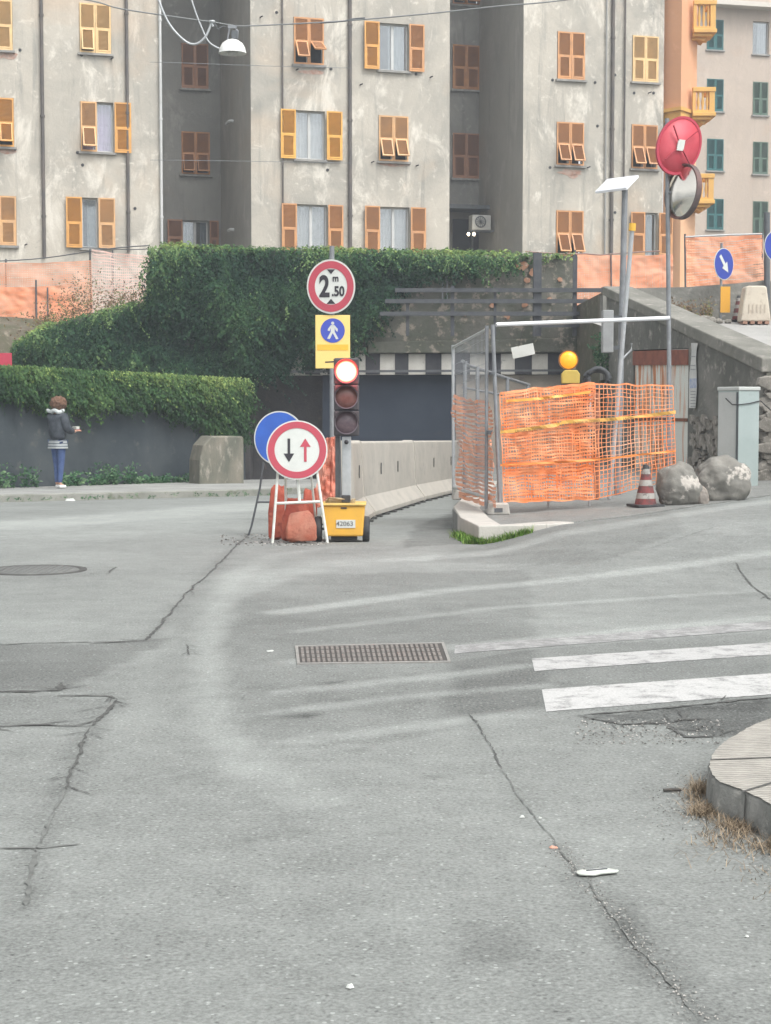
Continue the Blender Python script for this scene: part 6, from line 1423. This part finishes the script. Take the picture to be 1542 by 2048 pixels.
# ================================================================== PERSON
def skin(name, verts, edges, radii, m, parent, root_i=0, sub=2):
    me = bpy.data.meshes.new(name); me.from_pydata([tuple(Vector(v)) for v in verts], edges, []); o = bpy.data.objects.new(name, me); scene.collection.objects.link(o)
    sk = o.modifiers.new('skin', 'SKIN'); sk.use_smooth_shade = True; sk.branch_smoothing = .3
    for i, r in enumerate(radii):
        d = me.skin_vertices[0].data[i]; d.radius = r if isinstance(r, tuple) else (r, r); d.use_root = (i == root_i)
    s = o.modifiers.new('sub', 'SUBSURF'); s.levels = sub; s.render_levels = sub
    me.materials.append(m); o.parent = parent; ORG[o] = Vector((0, 0, 0)); return o
pp = at(117, 968, 30.6); gp_ = gz(pp.x, pp.y)+.115
person = empty('person', (pp.x, 30.6, gp_), 'person in dark jacket and blue jeans on the far pavement, arms forward', 'person')
person.rotation_euler = (0, 0, R(-32))     # local +y is where they face; turned to the right
person.rotation_euler = (0, 0, R(-36))
# local frame: x right, y forward
M_skin = mat('skin', (.5, .29, .2), .6); M_jkt = mat('jacket_dark', (.022, .03, .04), .75, (.06, .07, .085), 12, bump=.5, bscale=25); M_jean = mat('jeans_blue', (.045, .08, .19), .85, (.07, .11, .24), 14)
body_v = [(0, 0, .88), (0, -.01, 1.05), (0, -.01, 1.22), (0, 0, 1.34), (0, .02, 1.42), (0, .045, 1.53), (0, .05, 1.6),
          (.14, 0, 1.33), (.18, .05, 1.1), (.15, .27, 1.05), (.12, .34, 1.06), (-.14, 0, 1.33), (-.18, .05, 1.1), (-.13, .27, 1.07), (-.09, .34, 1.08),
          (.075, 0, .84), (.065, .01, .46), (.055, -.02, .09), (.055, .09, .04), (-.075, 0, .84), (-.07, .03, .46), (-.06, .02, .09), (-.065, .13, .04)]
body_e = [(0, 1), (1, 2), (2, 3), (3, 4), (4, 5), (5, 6), (3, 7), (7, 8), (8, 9), (9, 10), (3, 11), (11, 12), (12, 13), (13, 14), (0, 15), (15, 16), (16, 17), (17, 18), (0, 19), (19, 20), (20, 21), (21, 22)]
body_r = [(.09, .07), (.095, .07), (.13, .09), (.11, .08), .045, (.075, .09), .065, .05, .04, .03, .02, .05, .04, .03, .02, .075, .05, .034, .03, .075, .05, .034, .03]
skin('body', body_v, body_e, body_r, M_skin, person)
jv = [(0, 0, .85), (0, -.01, 1.08), (0, -.015, 1.24), (0, -.01, 1.36), (.15, 0, 1.33), (.2, .03, 1.1), (.16, .24, 1.04), (-.15, 0, 1.33), (-.2, .03, 1.1), (-.15, .24, 1.06)]
je = [(0, 1), (1, 2), (2, 3), (3, 4), (4, 5), (5, 6), (3, 7), (7, 8), (8, 9)]
skin('jacket', jv, je, [(.185, .15), (.19, .155), (.205, .155), (.15, .115), .1, .085, .06, .1, .085, .06], M_jkt, person)
lv = [(0, 0, .9), (.078, 0, .83), (.068, .01, .46), (.056, -.02, .1), (-.078, 0, .83), (-.072, .03, .46), (-.062, .02, .1)]
skin('jeans', lv, [(0, 1), (1, 2), (2, 3), (0, 4), (4, 5), (5, 6)], [(.12, .1), .098, .062, .042, .098, .062, .042], M_jean, person)
for (x, y) in ((.056, -.02), (-.063, .02)):
    skin('shoe', [(x, y-.03, .05), (x, y+.06, .045), (x, y+.15, .035)], [(0, 1), (1, 2)], [(.05, .05), (.045, .04), (.036, .032)], mat('shoe_white', (.7, .7, .68), .6), person)
# striped shirt hem
mb = MB(); K_ = 32
stripe = []
for j in range(6):
    r0, r1 = .172+.004*j, .172+.004*(j+1); z0, z1 = .90-.026*j, .90-.026*(j+1); vs = []
    for k_ in range(K_+1):
        a_ = 2*math.pi*k_/K_; w_ = 1+.06*math.sin(a_*5); vs += [(r0*w_*math.cos(a_), r0*.85*w_*math.sin(a_), z0), (r1*w_*math.cos(a_), r1*.85*w_*math.sin(a_), z1)]
    m2 = MB(); m2.add(vs, [(2*i, 2*i+1, 2*i+3, 2*i+2) for i in range(K_)], None, True); m2.build('shirt_stripe', mat('shirt_pale', (.34, .36, .36), .8) if j % 2 else mat('shirt_dark', (.12, .14, .16), .8), person, local=True)
mb = MB(); P = [(math.cos(a_)*.105, .0+math.sin(a_)*.085, 1.42+.02*math.sin(a_*3)) for a_ in np.linspace(0, 6.283, 17)]; mb.tube(P, .038, 8, caps=False); mb.tube([(-.08, -.06, 1.41), (-.16, -.08, 1.43), (-.2, -.05, 1.44)], .032, 8); mb.build('scarf', mat('scarf_white', (.62, .65, .64), .8, (.4, .44, .44), 20), person, local=True)
# hair: curly brown bob
Vh = []; tn = []
hv = MB(); import bmesh
me = bpy.data.meshes.new('hair'); bm = bmesh.new(); bmesh.ops.create_icosphere(bm, subdivisions=4, radius=1)
for v in bm.verts:
    p = v.co.copy(); d = 1+.22*noise.noise(p*4)+.16*noise.noise(p*9); q = Vector((p.x*.158*d, p.y*.15*d, p.z*.132*d))
    if p.y > .45 and p.z < .35: q.y = .055
    v.co = q+Vector((0, .03, 1.565))
bm.to_mesh(me); bm.free(); me.polygons.foreach_set('use_smooth', [True]*len(me.polygons)); me.materials.append(mat('hair_brown', (.20, .105, .06), .8, (.09, .05, .035), 40, (.34, .2, .12), 70, bump=1, bscale=60)); hr = bpy.data.objects.new('hair', me); scene.collection.objects.link(hr); hr.parent = person
# face details
mb = MB(); mb.lathe([(0, -.012), (.012, 0), (0, .012)], 8, T(.032, .135, 1.56)); mb.lathe([(0, -.012), (.012, 0), (0, .012)], 8, T(-.032, .135, 1.56)); mb.build('eye', M_dark, person, local=True)
mb = MB(); mb.tube([(0, .13, 1.56), (0, .155, 1.53), (0, .135, 1.52)], .012, 6); mb.build('nose', M_skin, person, local=True)
# hands with fingers
for sx_, (hx, hy, hz_) in ((1, (.12, .345, 1.06)), (-1, (-.09, .345, 1.08))):
    vs = [(hx, hy-.02, hz_), (hx, hy+.04, hz_)]; es = [(0, 1)]; rs_ = [(.022, .014), (.03, .012)]
    for f_ in range(4):
        bx_ = hx+(f_-1.5)*.017; L2 = (.06, .07, .065, .05)[f_]; k0 = len(vs); vs += [(bx_, hy+.06, hz_), (bx_, hy+.06+L2*.5, hz_+.008), (bx_, hy+.06+L2*.8, hz_-.012)]; es += [(1, k0), (k0, k0+1), (k0+1, k0+2)]; rs_ += [.008, .007, .006]
    k0 = len(vs); vs += [(hx-sx_*.03, hy+.01, hz_+.01), (hx-sx_*.042, hy+.045, hz_+.015)]; es += [(0, k0), (k0, k0+1)]; rs_ += [.01, .008]
    skin('hand', vs, es, rs_, M_skin, person)
pw = person.matrix_world
Mp = Matrix.Translation((pp.x, 30.6, gp_)) @ rot(R(-36), 'Z')
c = Mp @ Vector((.02, .43, 1.085)); root = empty('white_packet', c, 'small white packet with a red edge held by the pedestrian', 'packet')
mb = MB(); mb.box(-.055, .055, -.04, .04, 0, .055, Mp @ T(.02, .43, 1.085)); mb.build('packet', M_white, root, bevel=.006)
mb = MB(); mb.box(-.058, .058, -.043, .06, -.018, -.001, Mp @ T(.02, .43, 1.085)); mb.build('red_edge', mat('packet_red', (.4, .06, .06), .6), root)

# ================================================================== HAZE
mb = MB(); mb.box(-420, 420, -420, 420, -2.5, 30)
hz_o = mb.build('haze', bpy.data.materials.new('haze')); hm = hz_o.data.materials[0]; hm.use_nodes = True; hm.node_tree.nodes.clear()
pv = hm.node_tree.nodes.new('ShaderNodeVolumePrincipled'); pv.inputs['Color'].default_value = (.86, .93, 1, 1); pv.inputs['Density'].default_value = .0021; pv.inputs['Anisotropy'].default_value = .2
mo = hm.node_tree.nodes.new('ShaderNodeOutputMaterial'); hm.node_tree.links.new(pv.outputs[0], mo.inputs['Volume']); tag(hz_o, kind='stuff')
